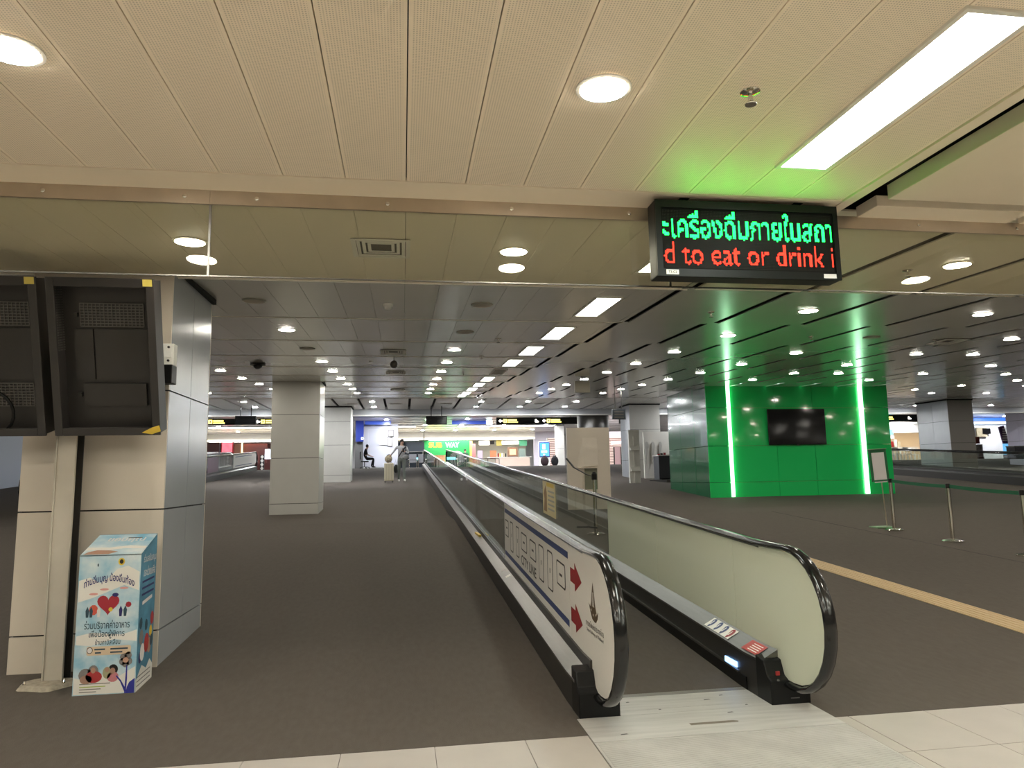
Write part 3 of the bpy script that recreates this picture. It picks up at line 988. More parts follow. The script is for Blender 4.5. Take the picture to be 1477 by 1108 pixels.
dd = thing('dome_camera', 'small round speaker camera hung under a ceiling vent', 'camera', (-.16, 12.6, zc(12.6)))
MB().tube([(-.16, 12.6, zc(12.6)), (-.16, 12.6, zc(12.6) - .12)], .008, 6).build('stem', M_STEEL, dd)
MB().ball((-.16, 12.6, zc(12.6) - .17), .07, .07, .07).build('dome', M_MESH, dd, smooth=True)

# ================================================================== LED SIGN
LX0, LX1, LY, LZ0, LZ1 = 1.435, 2.575, 3.78, 2.62, 3.075
ls = thing('led_sign', 'black hanging LED sign with scrolling green Thai and red English text', 'LED sign', (2.0, 3.84, LZ0))
bodym = MB()
bodym.box(LX0, LX1, LY + .012, LY + .13, LZ0, LZ1)
bodym.build('housing', M_BLACK, ls, bevel=.006)
fr = MB()
for a in ((LX0, LX0 + .035, LZ0, LZ1), (LX1 - .03, LX1, LZ0, LZ1), (LX0 + .035, LX1 - .03, LZ0, LZ0 + .045), (LX0 + .035, LX1 - .03, LZ1 - .045, LZ1)):
    fr.box(a[0], a[1], LY, LY + .012, a[2], a[3])
fr.build('bezel', mat('dark_bezel', (.006, .007, .006), .4, spec=.2), ls)
B('led_board', mat('led_board_black', (.003, .003, .003), .7, spec=.1), ls, LX0 + .035, LX1 - .03, LY + .008, LY + .012, LZ0 + .045, LZ1 - .045)
for x in (LX0 + .20, LX1 - .22):
    MB().tube([(x, LY + .07, LZ1), (x, LY + .07, 3.11)], .011, 8).build('hanger_rod', M_BLACK, ls)
    B('hanger_plate', M_BLACK, ls, x - .03, x + .03, LY + .04, LY + .10, 3.104, 3.11)
tg = B('white_tag', M_WHITE, ls, LX0 + .05, LX0 + .125, LY - .001, LY, LZ0 + .01, LZ0 + .038)
lettering('lettering', 'T3-C2', M_INK, tg, (LX0 + .0875, LY - .0012, LZ0 + .017), (1, 0, 0), (0, 0, 1), height=.014, bold=.01)
tg2 = B('white_tag', M_PAPER, ls, LX1 - .115, LX1 - .035, LY - .001, LY, LZ0 + .01, LZ0 + .036)
# dot matrix: text sampled on the LED grid
PITCH = .0091
ax0, ax1, az0, az1 = LX0 + .042, LX1 - .036, LZ0 + .052, LZ1 - .052
nx, nz = int((ax1 - ax0) / PITCH), int((az1 - az0) / PITCH)


def raster(body, x0, x1, z0, z1, bold):
    vs, fs = text_raw(body, 1.0, 'LEFT', 0, 1.0, bold)
    a = min(v.x for v in vs); b = max(v.x for v in vs); c = min(v.y for v in vs); d = max(v.y for v in vs)
    P = np.array([((v.x - a) / (b - a) * (x1 - x0) + x0, (v.y - c) / (d - c) * (z1 - z0) + z0) for v in vs])
    gx = ax0 + (np.arange(nx) + .5) * PITCH
    gz = az0 + (np.arange(nz) + .5) * PITCH
    G = np.zeros((nx, nz), bool)
    for f in fs:
        for k in range(1, len(f) - 1):
            A, Bp, Cp = P[f[0]], P[f[k]], P[f[k + 1]]
            lo, hi = np.minimum(np.minimum(A, Bp), Cp), np.maximum(np.maximum(A, Bp), Cp)
            i0, i1 = np.searchsorted(gx, lo[0]), np.searchsorted(gx, hi[0])
            j0, j1 = np.searchsorted(gz, lo[1]), np.searchsorted(gz, hi[1])
            if i1 <= i0 or j1 <= j0: continue
            X, Z = np.meshgrid(gx[i0:i1], gz[j0:j1], indexing='ij')
            d1 = (X - Bp[0]) * (A[1] - Bp[1]) - (A[0] - Bp[0]) * (Z - Bp[1])
            d2 = (X - Cp[0]) * (Bp[1] - Cp[1]) - (Bp[0] - Cp[0]) * (Z - Cp[1])
            d3 = (X - A[0]) * (Cp[1] - A[1]) - (Cp[0] - A[0]) * (Z - A[1])
            neg = (d1 < 0) | (d2 < 0) | (d3 < 0)
            pos = (d1 > 0) | (d2 > 0) | (d3 > 0)
            G[i0:i1, j0:j1] |= ~(neg & pos)
    return G


zm = az0 + (az1 - az0) * .47
Gg = raster('ะเครื่องดื่มภายในสถา', ax0, ax1, zm + .012, az1 - .006, .012)
Gr = raster('d to eat or drink i', ax0 + .004, ax1, az0 + .022, zm - .012, .0)


def dots(name, G, m, s, y):
    mb = MB()
    for i, j in zip(*np.nonzero(G)):
        x, z = ax0 + (i + .5) * PITCH, az0 + (j + .5) * PITCH
        mb.add([(x - s, y, z - s), (x + s, y, z - s), (x + s, y, z + s), (x - s, y, z + s)], [(0, 1, 2, 3)])
    return mb.build(name, m, ls, kind='stuff')


dots('green_leds', Gg, emis('green_led', (.004, .75, .032), LED_E * 2.7), 0.0041, LY + .0065)
dots('red_leds', Gr, emis('red_led', (1, .02, .01), LED_E * 1.1), 0.0038, LY + .0065)
dots('unlit_leds', ~(Gg | Gr), mat('unlit_led', (.06, .055, .04), .5), .0014, LY + .007)

# ================================================================== DISPLAY HOUSINGS, POST, SENSOR
def housing(label, xc, cable):
    t = thing('display_housing', label, 'display housing', (xc, 5.72, 1.86))
    Mx = Matrix.Translation((xc, 5.72, 1.86)) @ Matrix.Rotation(math.radians(15.5), 4, 'X')
    w, h, d, fw = .365, 1.16, .15, .055      # half width, height, depth, frame width

    def HB(name, m, *a, parent=t, **k):
        return MB(Mx).box(*a).build(name, m, parent, **k)
    fr = MB(Mx)
    fr.box(-w, -w + fw, -.02, .0, 0, h).box(w - fw, w, -.02, 0, 0, h).box(-w + fw, w - fw, -.02, 0, 0, fw).box(-w + fw, w - fw, -.02, 0, h - fw * 1.2, h)
    fr.build('frame', M_HOUS, t, bevel=.003)
    HB('side_wall', M_HOUS, -w + .01, -w + fw * .6, 0, d, .01, h - .01)
    HB('side_wall', M_HOUS, w - fw * .6, w - .01, 0, d, .01, h - .01)
    HB('bottom_wall', mat('grey_brown_tray', (.10, .085, .075), .6), -w + .03, w - .03, 0, d, .01, .03)
    HB('top_wall', M_HOUS, -w + .03, w - .03, 0, d, h - .03, h - .01)
    HB('back_plate', M_HOUS, -w + .01, w - .01, d, d + .015, .01, h - .01)
    HB('cover_plate', M_HOUS, -w + .11, -w + .24, d - .02, d, .40, .78)
    HB('cover_plate', M_HOUS, -w + .255, w - .07, d - .025, d, .40, .78)
    for z0, z1 in ((.80, .97), (.20, .37)):
        g = MB(Mx)
        lit_mesh = z0 > .5 or cable
        x0, x1 = -w + .16, w - .13
        if not lit_mesh:
            g.box(x0, x1, d - .03, d, z0, z1)
            g.build('mesh_tray', M_HOUS, t)
        else:
            g.box(x0, x1, d - .012, d, z0, z1)
            base = g.build('mesh_tray', M_HOUS, t)
            gr = MB(Mx)
            for k in range(17): gr.box(x0 + (x1 - x0) * k / 16 - .003, x0 + (x1 - x0) * k / 16 + .003, d - .022, d - .012, z0, z1)
            for k in range(9): gr.box(x0, x1, d - .024, d - .012, z0 + (z1 - z0) * k / 8 - .0035, z0 + (z1 - z0) * k / 8 + .0035)
            gr.build('wire_mesh', M_MESH, base)
    # slotted vents on the inner left wall
    sl = MB(Mx)
    for k in range(26):
        z = .62 + k * .0185
        for q in range(3):
            sl.box(-w + fw * .6, -w + fw * .6 + .004, .02 + q * .052, .06 + q * .052, z, z + .009)
    sl.build('vent_slots', M_MESH, t)
    for x in (-w + .13, w - .09):
        for z in (.885, .285):
            MB(Mx).box(x - .012, x + .012, d - .03, d, z - .015, z + .015).build('bolt', M_DARKMET, t)
    HB('yellow_tape', mat('yellow_tape', (.62, .50, .10), .6), w - .075, w - .01, -.022, -.0205, h - .055, h - .005)
    if cable:
        pts = [(-.05 + .17 * math.cos(q), .06, .16 + .17 * math.sin(q)) for q in [math.radians(a) for a in range(-120, 100, 18)]]
        MB(Mx).tube(pts, .012, 8).build('cable', M_BLACK, t, smooth=True)
    else:
        MB(Mx).add([(w - .13, -.0215, .02), (w - .06, -.0215, .008), (w + .005, -.0215, .03), (w - .005, -.0215, .075), (w - .055, -.0215, .06)], [(0, 1, 2, 3, 4)]).build('yellow_arrow_tape', M_YELLOW, t)
    return t


housing('empty dark display housing with yellow arrow tape at its lower corner', -2.165, False)
housing('empty dark display housing with a loose black cable inside', -2.955, True)
pt = thing('steel_post', 'channel steel post carrying the empty display housings, set in mortar', 'post', (-2.53, 5.9, zf(5.9)))
zb = zf(5.9)
MB().box(-2.60, -2.46, 5.90, 5.91, zb, 2.98).build('flange', M_POST, pt)
MB().box(-2.535, -2.525, 5.91, 6.02, zb, 2.98).build('web', M_POST, pt)
MB().box(-2.60, -2.46, 6.02, 6.03, zb, 2.98).build('flange', M_DARKMET, pt)
for x in (-2.60, -2.47):
    MB().box(x, x + .010, 5.885, 5.90, zb, 2.98).build('lip', M_POST, pt)
mm = MB()
ring = [(.22 * (1 + .12 * math.sin(3 * q + 1)) * math.cos(q), .15 * (1 + .15 * math.sin(4 * q)) * math.sin(q)) for q in [2 * math.pi * k / 22 for k in range(22)]]
mm.add([(-2.55 + a, 5.87 + b, zf(5.87 + b) - .01) for a, b in ring] + [(-2.55 + a * .8, 5.87 + b * .8, zf(5.87) + .025) for a, b in ring],
       [(i, (i + 1) % 22, 22 + (i + 1) % 22, 22 + i) for i in range(22)] + [tuple(range(22, 44))])
mm.build('mortar_base', M_CONC, pt)
for x in (-2.68, -2.42):
    MB().lathe([(.012, 0), (.012, .02), (.007, .035)], (x, 5.82, zf(5.82) + .015), 8).build('anchor_bolt', M_CHROME, pt)
B('cross_arm', M_BLACK, pt, -3.2, -2.02, 6.035, 6.075, 2.40, 2.50)
sb = thing('mount_bracket', 'white metal mounting bracket with screws above a black box beside the column', 'bracket', (-1.9, 6.08, 2.3))
B('plate', M_WHITE, sb, -1.985, -1.83, 6.03, 6.12, 2.44, 2.615, bevel=.004)
B('rib', M_WHITE, sb, -1.985, -1.845, 6.022, 6.03, 2.50, 2.545)
for x in (-1.96, -1.87):
    for z in (2.475, 2.585):
        MB(Matrix.Translation((x, 6.03, z)) @ Matrix.Rotation(math.radians(90), 4, 'X')).lathe([(.010, 0), (.010, .008)], (0, 0, 0), 10).build('screw', M_DARKMET, sb)
B('black_box', M_BLACK, sb, -1.965, -1.83, 6.0, 6.13, 2.29, 2.44, bevel=.006)

# ================================================================== DONATION BOX
def donation_box():
    X0, X1, Y0, Y1 = -2.27, -1.86, 5.60, 5.93
    zb = zf(5.6)
    hf, hb = .955, 1.075
    t = thing('donation_box', 'tall printed cardboard donation box with sloping top showing a big red heart', 'donation box', ((X0 + X1) / 2, (Y0 + Y1) / 2, zb))
    msky = mat('sky_blue_print', (.32, .55, .68), .45, noise=.35, nscale=6)
    nt = msky.node_tree
    rmp = [n_ for n_ in nt.nodes if n_.type == 'VALTORGB'][0]
    rmp.color_ramp.elements[0].color = (.18, .45, .62, 1)
    rmp.color_ramp.elements[1].color = (.70, .76, .76, 1)
    mside = mat('teal_blue_print', (.09, .27, .40), .45, noise=.25, nscale=7)
    MB().box(X0 + .002, X1 - .002, Y0 + .002, Y1 - .002, zb - .01, zb + hf - .02).build('body', M_PAPER, t)
    MB().box(X0, X1, Y0, Y0 + .004, zb, zb + hf).build('front_panel', msky, t)
    MB().prism([(Y0, zb), (Y1, zb), (Y1, zb + hb), (Y0 + .004, zb + hf)], 'x', X1 - .004, X1).build('side_panel', mside, t)
    MB().prism([(Y0, zb), (Y1, zb), (Y1, zb + hb), (Y0 + .004, zb + hf)], 'x', X0, X0 + .004).build('side_panel', mside, t)
    MB().add([(X0, Y0, zb + hf), (X1, Y0, zb + hf), (X1, Y1, zb + hb), (X0, Y1, zb + hb), (X0, Y0, zb + hf - .006), (X1, Y0, zb + hf - .006), (X1, Y1, zb + hb - .006), (X0, Y1, zb + hb - .006)],
             [(0, 1, 2, 3), (7, 6, 5, 4), (0, 4, 5, 1), (1, 5, 6, 2), (2, 6, 7, 3), (3, 7, 4, 0)]).build('lid', msky, t)
    MB().box(X0, X1, Y1 - .004, Y1, zb, zb + hb).build('back_panel', mside, t)
    xc = (X0 + X1) / 2
    O_ = (xc, Y0, zb)
    ux, uy = (1, 0, 0), (0, 0, 1)
    navy = mat('navy_lettering', (.03, .025, .14), .5)
    dk = mat('dark_teal_lettering', (.03, .07, .10), .5)

    def fl_(name, m, pts, lift=.0008): return flat(name, m, t, pts, O_, ux, uy, lift)
    cloud = mat('cloud_print', (.78, .75, .69), .5)
    fl_('printed_cloud', cloud, [(-.2, .63), (-.2, .78), (-.13, .80), (-.06, .76), (0, .80), (.05, .855), (.12, .875), (.2, .83), (.2, .70), (.1, .74), (0, .70), (-.1, .66)])
    fl_('printed_cloud', cloud, [(-.2, .40), (-.1, .42), (.1, .40), (.2, .43), (.2, .35), (.05, .37), (-.1, .33), (-.2, .34)])
    fl_('printed_cloud', cloud, [(-.2, .005), (.2, .005), (.2, .18), (.1, .12), (0, .14), (-.1, .09), (-.2, .12)])
    fl_('round_crest', M_YELLOW, ell(.075, .905, .022, .026), .0016)
    fl_('round_crest', M_INK, ell(.075, .905, .013, .016), .0020)
    fl_('small_logo', dk, ell(-.08, .885, .005, .012, 8), .0016)
    lettering('lettering', 'ท่านอิ่มบุญ น้องอิ่มท้อง', navy, t, (xc, Y0, zb + .755), ux, uy, width=.335, height=.075, bold=.02, arc=.045, thick=.0018)
    # heart and little figures
    hp = []
    for k in range(28):
        q = 2 * math.pi * k / 28
        hp.append((.0046 * 16 * math.sin(q) ** 3 * 1.0, .615 + .0048 * (13 * math.cos(q) - 5 * math.cos(2 * q) - 2 * math.cos(3 * q) - math.cos(4 * q))))
    fl_('printed_heart', mat('heart_red', (.36, .02, .035), .45), hp, .0016)
    fl_('printed_coin', M_YELLOW, ell(.018, .575, .014, .015), .0022)
    pk = mat('pink_print', (.70, .33, .30), .5)
    for a, b in ((-.10, .685), (-.03, .715), (.10, .72)): fl_('printed_pink_cloud', pk, ell(a, b, .03, .008, 10), .0016)
    fl_('printed_figure', mat('orange_red_print', (.62, .10, .06), .5), ell(-.095, .575, .03, .036, 10), .0016)
    for a, m_ in ((-.135, dk), (-.06, M_PAPER), (-.11, dk), (.085, navy), (.115, dk)):
        fl_('printed_figure', m_, [(a - .008, .525), (a + .008, .525), (a + .012, .57), (a, .60), (a - .012, .57)], .0018)
    fl_('printed_figure', navy, ell(.045, .675, .022, .014, 10), .0020)
    fl_('printed_heart', mat('heart_red', (.36, .02, .035), .45), ell(.135, .605, .02, .02, 8), .0020)
    lettering('lettering', 'ร่วมบริจาคค่าอาหาร', dk, t, (xc, Y0, zb + .445), ux, uy, width=.30, height=.058, bold=.012, thick=.0018)
    lettering('lettering', 'เพื่อน้องผู้พิการ', dk, t, (xc, Y0, zb + .375), ux, uy, width=.235, height=.062, bold=.012, thick=.0018)
    lettering('lettering', 'บ้านคามิลเลียน', dk, t, (xc + .01, Y0, zb + .335), ux, uy, width=.165, height=.04, bold=.01, thick=.0018)
    fl_('account_label', mat('peach_print', (.68, .52, .36), .5), rrect(-.125, .165, .265, .325, .012), .0016)
    fl_('account_crest', M_INK, ell(-.105, .30, .020, .022), .0020)
    fl_('account_crest', M_PAPER, ell(-.105, .30, .016, .018), .0024)
    for a, b, z in ((-.075, -.005, .30), (.03, .145, .30), (-.07, -.03, .277), (.03, .11, .277)): fl_('account_line', dk, [(a, z), (b, z), (b, z + .010), (a, z + .010)], .0022)
    # pictures at the foot: photo collage shapes and blue flower stems
    sk = mat('photo_skin', (.42, .24, .17), .5)
    rd = mat('photo_red', (.42, .04, .04), .5)
    pkk = mat('photo_pink', (.55, .20, .22), .5)
    gy = mat('photo_grey', (.22, .20, .19), .5)
    for (a, b, rx, ry, m_) in ((-.125, .135, .045, .045, gy), (-.075, .155, .035, .045, gy), (-.07, .12, .055, .04, rd), (-.12, .105, .04, .03, sk), (-.075, .165, .016, .020, sk),
                               (.015, .145, .028, .04, mat('photo_olive', (.36, .34, .20), .5)), (.055, .165, .032, .035, M_HAIR), (.055, .115, .038, .035, pkk), (.052, .155, .018, .022, sk), (.015, .165, .014, .017, sk)):
        fl_('printed_photo', m_, ell(a, b, rx, ry, 14), .0016 + .0002 * (rx < .03) + .0002 * (m_ in (rd, pkk, sk)))
    for a, b in ((.12, .245), (.15, .255), (.115, .215), (.155, .215), (.135, .20)):
        fl_('printed_photo', gy, ell(a, b, .024, .026, 10), .0016)
    fl_('printed_photo', sk, ell(.135, .225, .02, .02, 10), .0020)
    st = mat('blue_stem_print', (.03, .035, .28), .5)
    fl_('printed_stem', st, [(.135, .0), (.145, .0), (.15, .10), (.147, .19), (.140, .19), (.138, .10)], .0020)
    fl_('printed_stem', st, [(.14, .0), (.15, .02), (.11, .09), (.08, .125), (.075, .118), (.105, .08)], .0021)
    fl_('printed_leaf', st, [(.145, .0), (.2, .0), (.2, .10), (.165, .075), (.15, .04)], .0022)
    for j, z in enumerate((.072, .052, .036, .018)):
        fl_('small_print', mat('photo_grey', (.22, .20, .19), .5) if j != 1 else mat('lime_print', (.40, .50, .10), .5), [(-.16, z), (.04 - .03 * j, z), (.04 - .03 * j, z + .006), (-.16, z + .006)], .0018)
    # lid print
    nn = Vector((0, Y1 - Y0, hb - hf)).normalized()
    lettering('lettering', 'ขอบคุณ', M_PAPER, t, (xc + .02, Y0 + nn.y * .20, zb + hf + nn.z * .20), ux, tuple(nn), width=.26, height=.085, bold=.02, thick=.001)
    flat('printed_photo', sk, t, [(-.19, .01), (-.02, .01), (.03, .05), (-.03, .07), (-.12, .08), (-.17, .05)], (xc, Y0, zb + hf), ux, tuple(nn))
    flat('printed_cloud', cloud, t, [(-.2, .08), (-.12, .085), (-.03, .075), (.05, .10), (.2, .09), (.2, .13), (.08, .15), (-.05, .12), (-.2, .13)], (xc, Y0, zb + hf), ux, tuple(nn))
    flat('coin_slot', M_INK, t, [(.02, .275), (.12, .275), (.12, .287), (.02, .287)], (xc, Y0, zb + hf), ux, tuple(nn), .0014)
    # side print
    SO, su = (X1, (Y0 + Y1) / 2, zb), (0, 1, 0)
    lettering('lettering', 'ร่วมสนับสนุน', M_PAPER, t, (X1, (Y0 + Y1) / 2 + .02, zb + .87), su, (0, .12, .99), width=.26, height=.075, bold=.015)
    lettering('lettering', 'และช่วยเหลือ', M_PAPER, t, (X1, (Y0 + Y1) / 2 + .02, zb + .785), su, (0, .12, .99), width=.24, height=.07, bold=.015)
    for j in range(3): flat('small_print', navy, t, [(-.12, .74 - .045 * j), (.13, .75 - .045 * j), (.13, .765 - .045 * j), (-.12, .755 - .045 * j)], SO, su, uy)
    flat('white_label', M_PAPER, t, [(-.10, .585), (.10, .61), (.10, .635), (-.10, .61)], SO, su, uy)
    for (a, b, r, m_) in ((-.11, .46, .03, dk), (.12, .46, .035, rd), (.0, .43, .03, dk), (-.09, .36, .04, gy), (.02, .30, .05, rd), (.1, .37, .03, M_YELLOW), (.08, .27, .04, sk), (-.06, .25, .045, M_PAPER), (-.1, .22, .03, navy), (.12, .30, .03, dk)):
        flat('printed_photo', m_, t, ell(a, b, r, r * 1.4, 10), SO, su, uy, .001 + random.random() * .0008)
    flat('printed_cloud', cloud, t, [(-.165, .0), (.165, .0), (.165, .12), (.1, .17), (.03, .12), (-.06, .16), (-.165, .08)], SO, su, uy, .002)
    for j in range(3): flat('small_print', gy, t, [(-.15, .03 + .03 * j), (.12, .04 + .03 * j), (.12, .048 + .03 * j), (-.15, .038 + .03 * j)], SO, su, uy, .0026)


donation_box()

# ================================================================== GREEN BOOTH
gy0 = 20.12
gb = thing('green_booth', 'glossy green panelled booth with glowing light strips at its front edges', 'booth', (11.9, 21.8, zf(20.2)))
zt = 4.16
B('core', M_VOID, gb, 9.2, 14.8, 20.35, 23.5, zf(20.2) - .1, zt)
xs = [9.72, 11.17, 12.41, 13.96]
zs = [zf(20.1) - .03, 1.21, 2.29, 3.43, zt]
for a, b in zip(zs[:-1], zs[1:]):
    for c, d in zip(xs[:-1], xs[1:]):
        if a < 3.0 and a > 2.0:
            pass
        B('green_panel', M_GREEN, gb, c + .006, d - .006, gy0 + .06, gy0 + .085, a + .006, b - .006)
    for c, d in ((8.95, 9.60), (14.08, 14.92)):
        B('green_panel', M_GREEN, gb, c, d, gy0, gy0 + .03, a + .006, b - .006)
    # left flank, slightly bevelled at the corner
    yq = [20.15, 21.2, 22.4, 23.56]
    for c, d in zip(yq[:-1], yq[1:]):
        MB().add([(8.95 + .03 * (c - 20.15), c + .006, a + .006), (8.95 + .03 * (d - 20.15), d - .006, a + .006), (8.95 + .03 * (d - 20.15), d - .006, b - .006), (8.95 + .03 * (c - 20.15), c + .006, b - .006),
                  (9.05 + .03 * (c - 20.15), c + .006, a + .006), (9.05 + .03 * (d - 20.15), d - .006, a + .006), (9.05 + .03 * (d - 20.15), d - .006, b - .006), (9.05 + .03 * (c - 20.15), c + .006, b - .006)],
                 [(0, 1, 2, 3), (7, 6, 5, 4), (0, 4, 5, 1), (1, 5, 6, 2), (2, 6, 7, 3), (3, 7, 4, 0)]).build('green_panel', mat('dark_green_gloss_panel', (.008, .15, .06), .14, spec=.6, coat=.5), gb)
    B('green_panel', M_GREEN, gb, 14.8, 14.9, gy0 + .03, 24.2, a + .006, b - .006)
B('joint_backing', M_GJOINT, gb, 9.60, 14.08, gy0 + .085, gy0 + .10, zs[0], zt)
for c in (9.66, 14.02):
    B('light_strip', emis('mint_light_strip', (.50, 1, .62), STRIP_E * 1.4), gb, c - .045, c + .045, gy0 - .02, gy0 + .06, zs[0] + .05, zt - .02)
B('cove_strip', emis('mint_cove', (.6, 1, .78), 1.6), gb, 9.72, 13.96, gy0 - .10, gy0 - .06, zt - .012, zt - .004)
tv = thing('television', 'flat black television hung on the glossy green wall', 'television', (11.81, gy0, 2.3))
B('panel', M_SCREEN, tv, 10.87, 12.75, gy0 - .03, gy0 + .0, 2.30, 3.385, bevel=.01)
B('screen', mat('tv_glass', (.010, .010, .011), .10), tv, 10.89, 12.73, gy0 - .033, gy0 - .03, 2.33, 3.365)
B('wall_bracket', M_BLACK, tv, 11.4, 12.2, gy0, gy0 + .06, 2.6, 3.1)
B('brand_foot', M_CHROME, tv, 11.77, 11.85, gy0 - .032, gy0 - .02, 2.285, 2.302)

# ================================================================== STANCHIONS AND SIGN STAND
def stanchion(x, y, label, group=None, to=None, hgt=.93, belt_m=M_BELTG):
    z = zf(y)
    t = thing('stanchion', label, 'stanchion', (x, y, z), group)
    MB().lathe([(.16, 0), (.16, .012), (.13, .025), (.05, .04), (.033, .045)], (x, y, z), 28).build('base', M_CHROME, t, smooth=True)
    MB().lathe([(.032, .03), (.032, hgt - .06)], (x, y, z), 20).build('pole', M_CHROME, t, smooth=True)
    MB().lathe([(.036, hgt - .075), (.036, hgt - .01), (.03, hgt)], (x, y, z), 20).build('head', M_BLACK, t, smooth=True)
    if to:
        x2, y2, z2 = to
        d = Vector((x2 - x, y2 - y, 0))
        x2, y2 = x2 - d.x / d.length * .04, y2 - d.y / d.length * .04
        n_ = Vector((-d.y, d.x, 0)).normalized() * .002
        mb = MB()
        N_ = 8
        za, zb_ = z + hgt - .04, z2
        vs = []
        for k in range(N_ + 1):
            f = k / N_
            p = Vector((x, y, 0)).lerp(Vector((x2, y2, 0)), f)
            zz = za + (zb_ - za) * f - .012 * math.sin(math.pi * f)
            for s, h in ((-1, -.028), (1, -.028), (1, .028), (-1, .028)):
                q = p + n_ * s
                vs.append((q.x, q.y, zz + h))
        fs = []
        for k in range(N_):
            for i in range(4):
                j = (i + 1) % 4
                fs.append((4 * k + i, 4 * k + j, 4 * k + 4 + j, 4 * k + 4 + i))
        mb.add(vs, fs).build('belt', belt_m, t)
    return t


S0, S1, S2 = (8.83, 12.02), (8.83, 10.62), (8.83, 9.20)
stanchion(*S0, 'chrome stanchion with green belt beside the framed notice stand', None, (S1[0], S1[1], zf(S1[1]) + .885))
stanchion(*S1, 'chrome stanchion between two green belts on the carpet', None, (S2[0], S2[1], zf(S2[1]) + .885))
stanchion(*S2, 'chrome stanchion at the free end of the green belt line', None, None)
s3 = stanchion(3.42, 12.65, 'chrome stanchion with loose black belt in front of the tall white board', None, None, 1.05)
MB().tube([(3.42, 12.65, zf(12.65) + 1.02), (3.3, 12.75, zf(12.65) + 1.07), (3.12, 12.95, zf(12.65) + 1.2), (3.02, 13.1, zf(12.65) + 1.37)], .01, 6, ry=.028, up=Vector((0, 0, 1))).build('belt', M_BLACK, s3)
MB().lathe([(.05, 0), (.05, .1), (.03, .14)], (3.42, 12.65, zf(12.65) + .97), 12).build('belt_cassette', M_BLACK, s3)
MB().tube([(3.42, 12.62, zf(12.6) + .12), (3.25, 12.55, zf(12.6) + .15), (3.1, 12.7, zf(12.6) + .14)], .02, 8, ry=.035, up=Vector((0, 0, 1))).build('belt_roll', M_BLACK, s3)
ss = thing('notice_stand', 'thin green notice stand holding a framed white sheet by the stanchions', 'notice stand', (8.86, 12.33, zf(12.33)))
zb = zf(12.33)
MB().prism([(8.66, 12.25), (9.02, 12.25), (9.02, 12.50), (8.66, 12.50)], 'z', zb, zb + .03).build('base', mat('pale_green_base', (.22, .36, .20), .5), ss, bevel=.006)
MB().tube([(8.94, 12.36, zb + .02), (8.90, 12.36, zb + .85)], .010, 8).build('pole', M_BRASS, ss)
Mx = Matrix.Translation((8.88, 12.35, zb + .86)) @ Matrix.Rotation(math.radians(-3), 4, 'Y')
fr = MB(Mx)
fr.box(-.175, -.145, -.015, .015, 0, .60).box(.145, .175, -.015, .015, 0, .60).box(-.145, .145, -.015, .015, 0, .03).box(-.145, .145, -.015, .015, .57, .60)
fr.build('frame', M_GFRAME, ss)
MB(Mx).box(-.15, .15, -.008, .012, .02, .58).build('backing', M_GFRAME, ss)
MB(Mx).box(-.135, .125, -.013, -.008, -.02, .54).build('sheet', M_PAPER, ss)
MB(Mx).box(-.18, .18, -.03, .03, .60, .612).build('lamp_ledge', mat('pale_green_base', (.22, .36, .20), .5), ss)

# ---- tactile guide strip
tk = thing('tactile_strip', 'tan ribbed tactile guide strip laid on the carpet', 'guide strip', (5.58, 4.3, 0))
yy = [4.29, 4.9, 15.4, 17.4, 30.0]
TX0, TX1 = 5.40, 5.73
for ya in np.arange(4.29, 15.0, .6):
    MB().extrude([(TX0, .0), (TX1, .0), (TX1, .008), (TX0, .008)], [ya, ya + .6], zf).build('strip_tile', M_TACT, tk)
rb = MB()
for k in range(5):
    x = TX0 + .035 + k * .065
    rb.extrude([(x - .012, .008), (x + .012, .008), (x + .008, .014), (x - .008, .014)], [4.29, 4.9, 15.0], zf)
rb.build('ribs', M_TACT, tk)

# ================================================================== WHITE DISPLAY BOARDS, COUNTER
def wboard(label, x0, x1, y, h, niche):
    z = zf(y)
    t = thing('display_board', label, 'display board', ((x0 + x1) / 2, y, z))
    B('panel', M_COLB if niche else M_WHITE, t, x0, x1, y, y + .10, z - .03, z + h)
    if niche:
        xm = x0 + (x1 - x0) * .36
        xn = x0 + (x1 - x0) * .70
        MB().add([(xm, y - .001, z + 1.82), (xn, y - .001, z + 1.82), (xn + .01, y - .05, z + 1.10), (xm + .01, y - .05, z + 1.08), (xm - .16, y - .001, z + 1.05), (xn + .03, y - .001, z + 1.10)],
                 [(0, 1, 2, 3), (0, 3, 4), (1, 5, 2), (4, 3, 2, 5)]).build('cloth_hood', M_COLB, t)
        MB().add([(xm - .03, y - .001, z - .02), (xm + .02, y - .06, z - .02), (xm + .02, y - .06, z + 1.02), (xm - .01, y - .001, z + 1.02)], [(0, 1, 2, 3)]).build('cloth_fold', M_COLB, t)
        B('opening', mat('grey_green_opening', (.20, .20, .14), .6), t, xm + .03, xn - .01, y - .006, y, z + .50, z + 1.04)
        B('shelf', M_COLB, t, xm - .14, xn, y - .09, y, z + 1.04, z + 1.06)
        B('lower_shelf', M_COLB, t, xm, xn, y - .09, y, z + .46, z + .50)
    else:
        for zz in (.45, 1.25):
            MB().prism([(y, z + zz), (y - .14, z + zz), (y, z + zz + .18)], 'x', x0 + .03, x1 - .03).build('ledge', M_WHITE, t)
        B('strip', M_WHITE, t, (x0 + x1) / 2 - .04, (x0 + x1) / 2 + .04, y - .03, y, z + .02, z + h - .25)
    return t


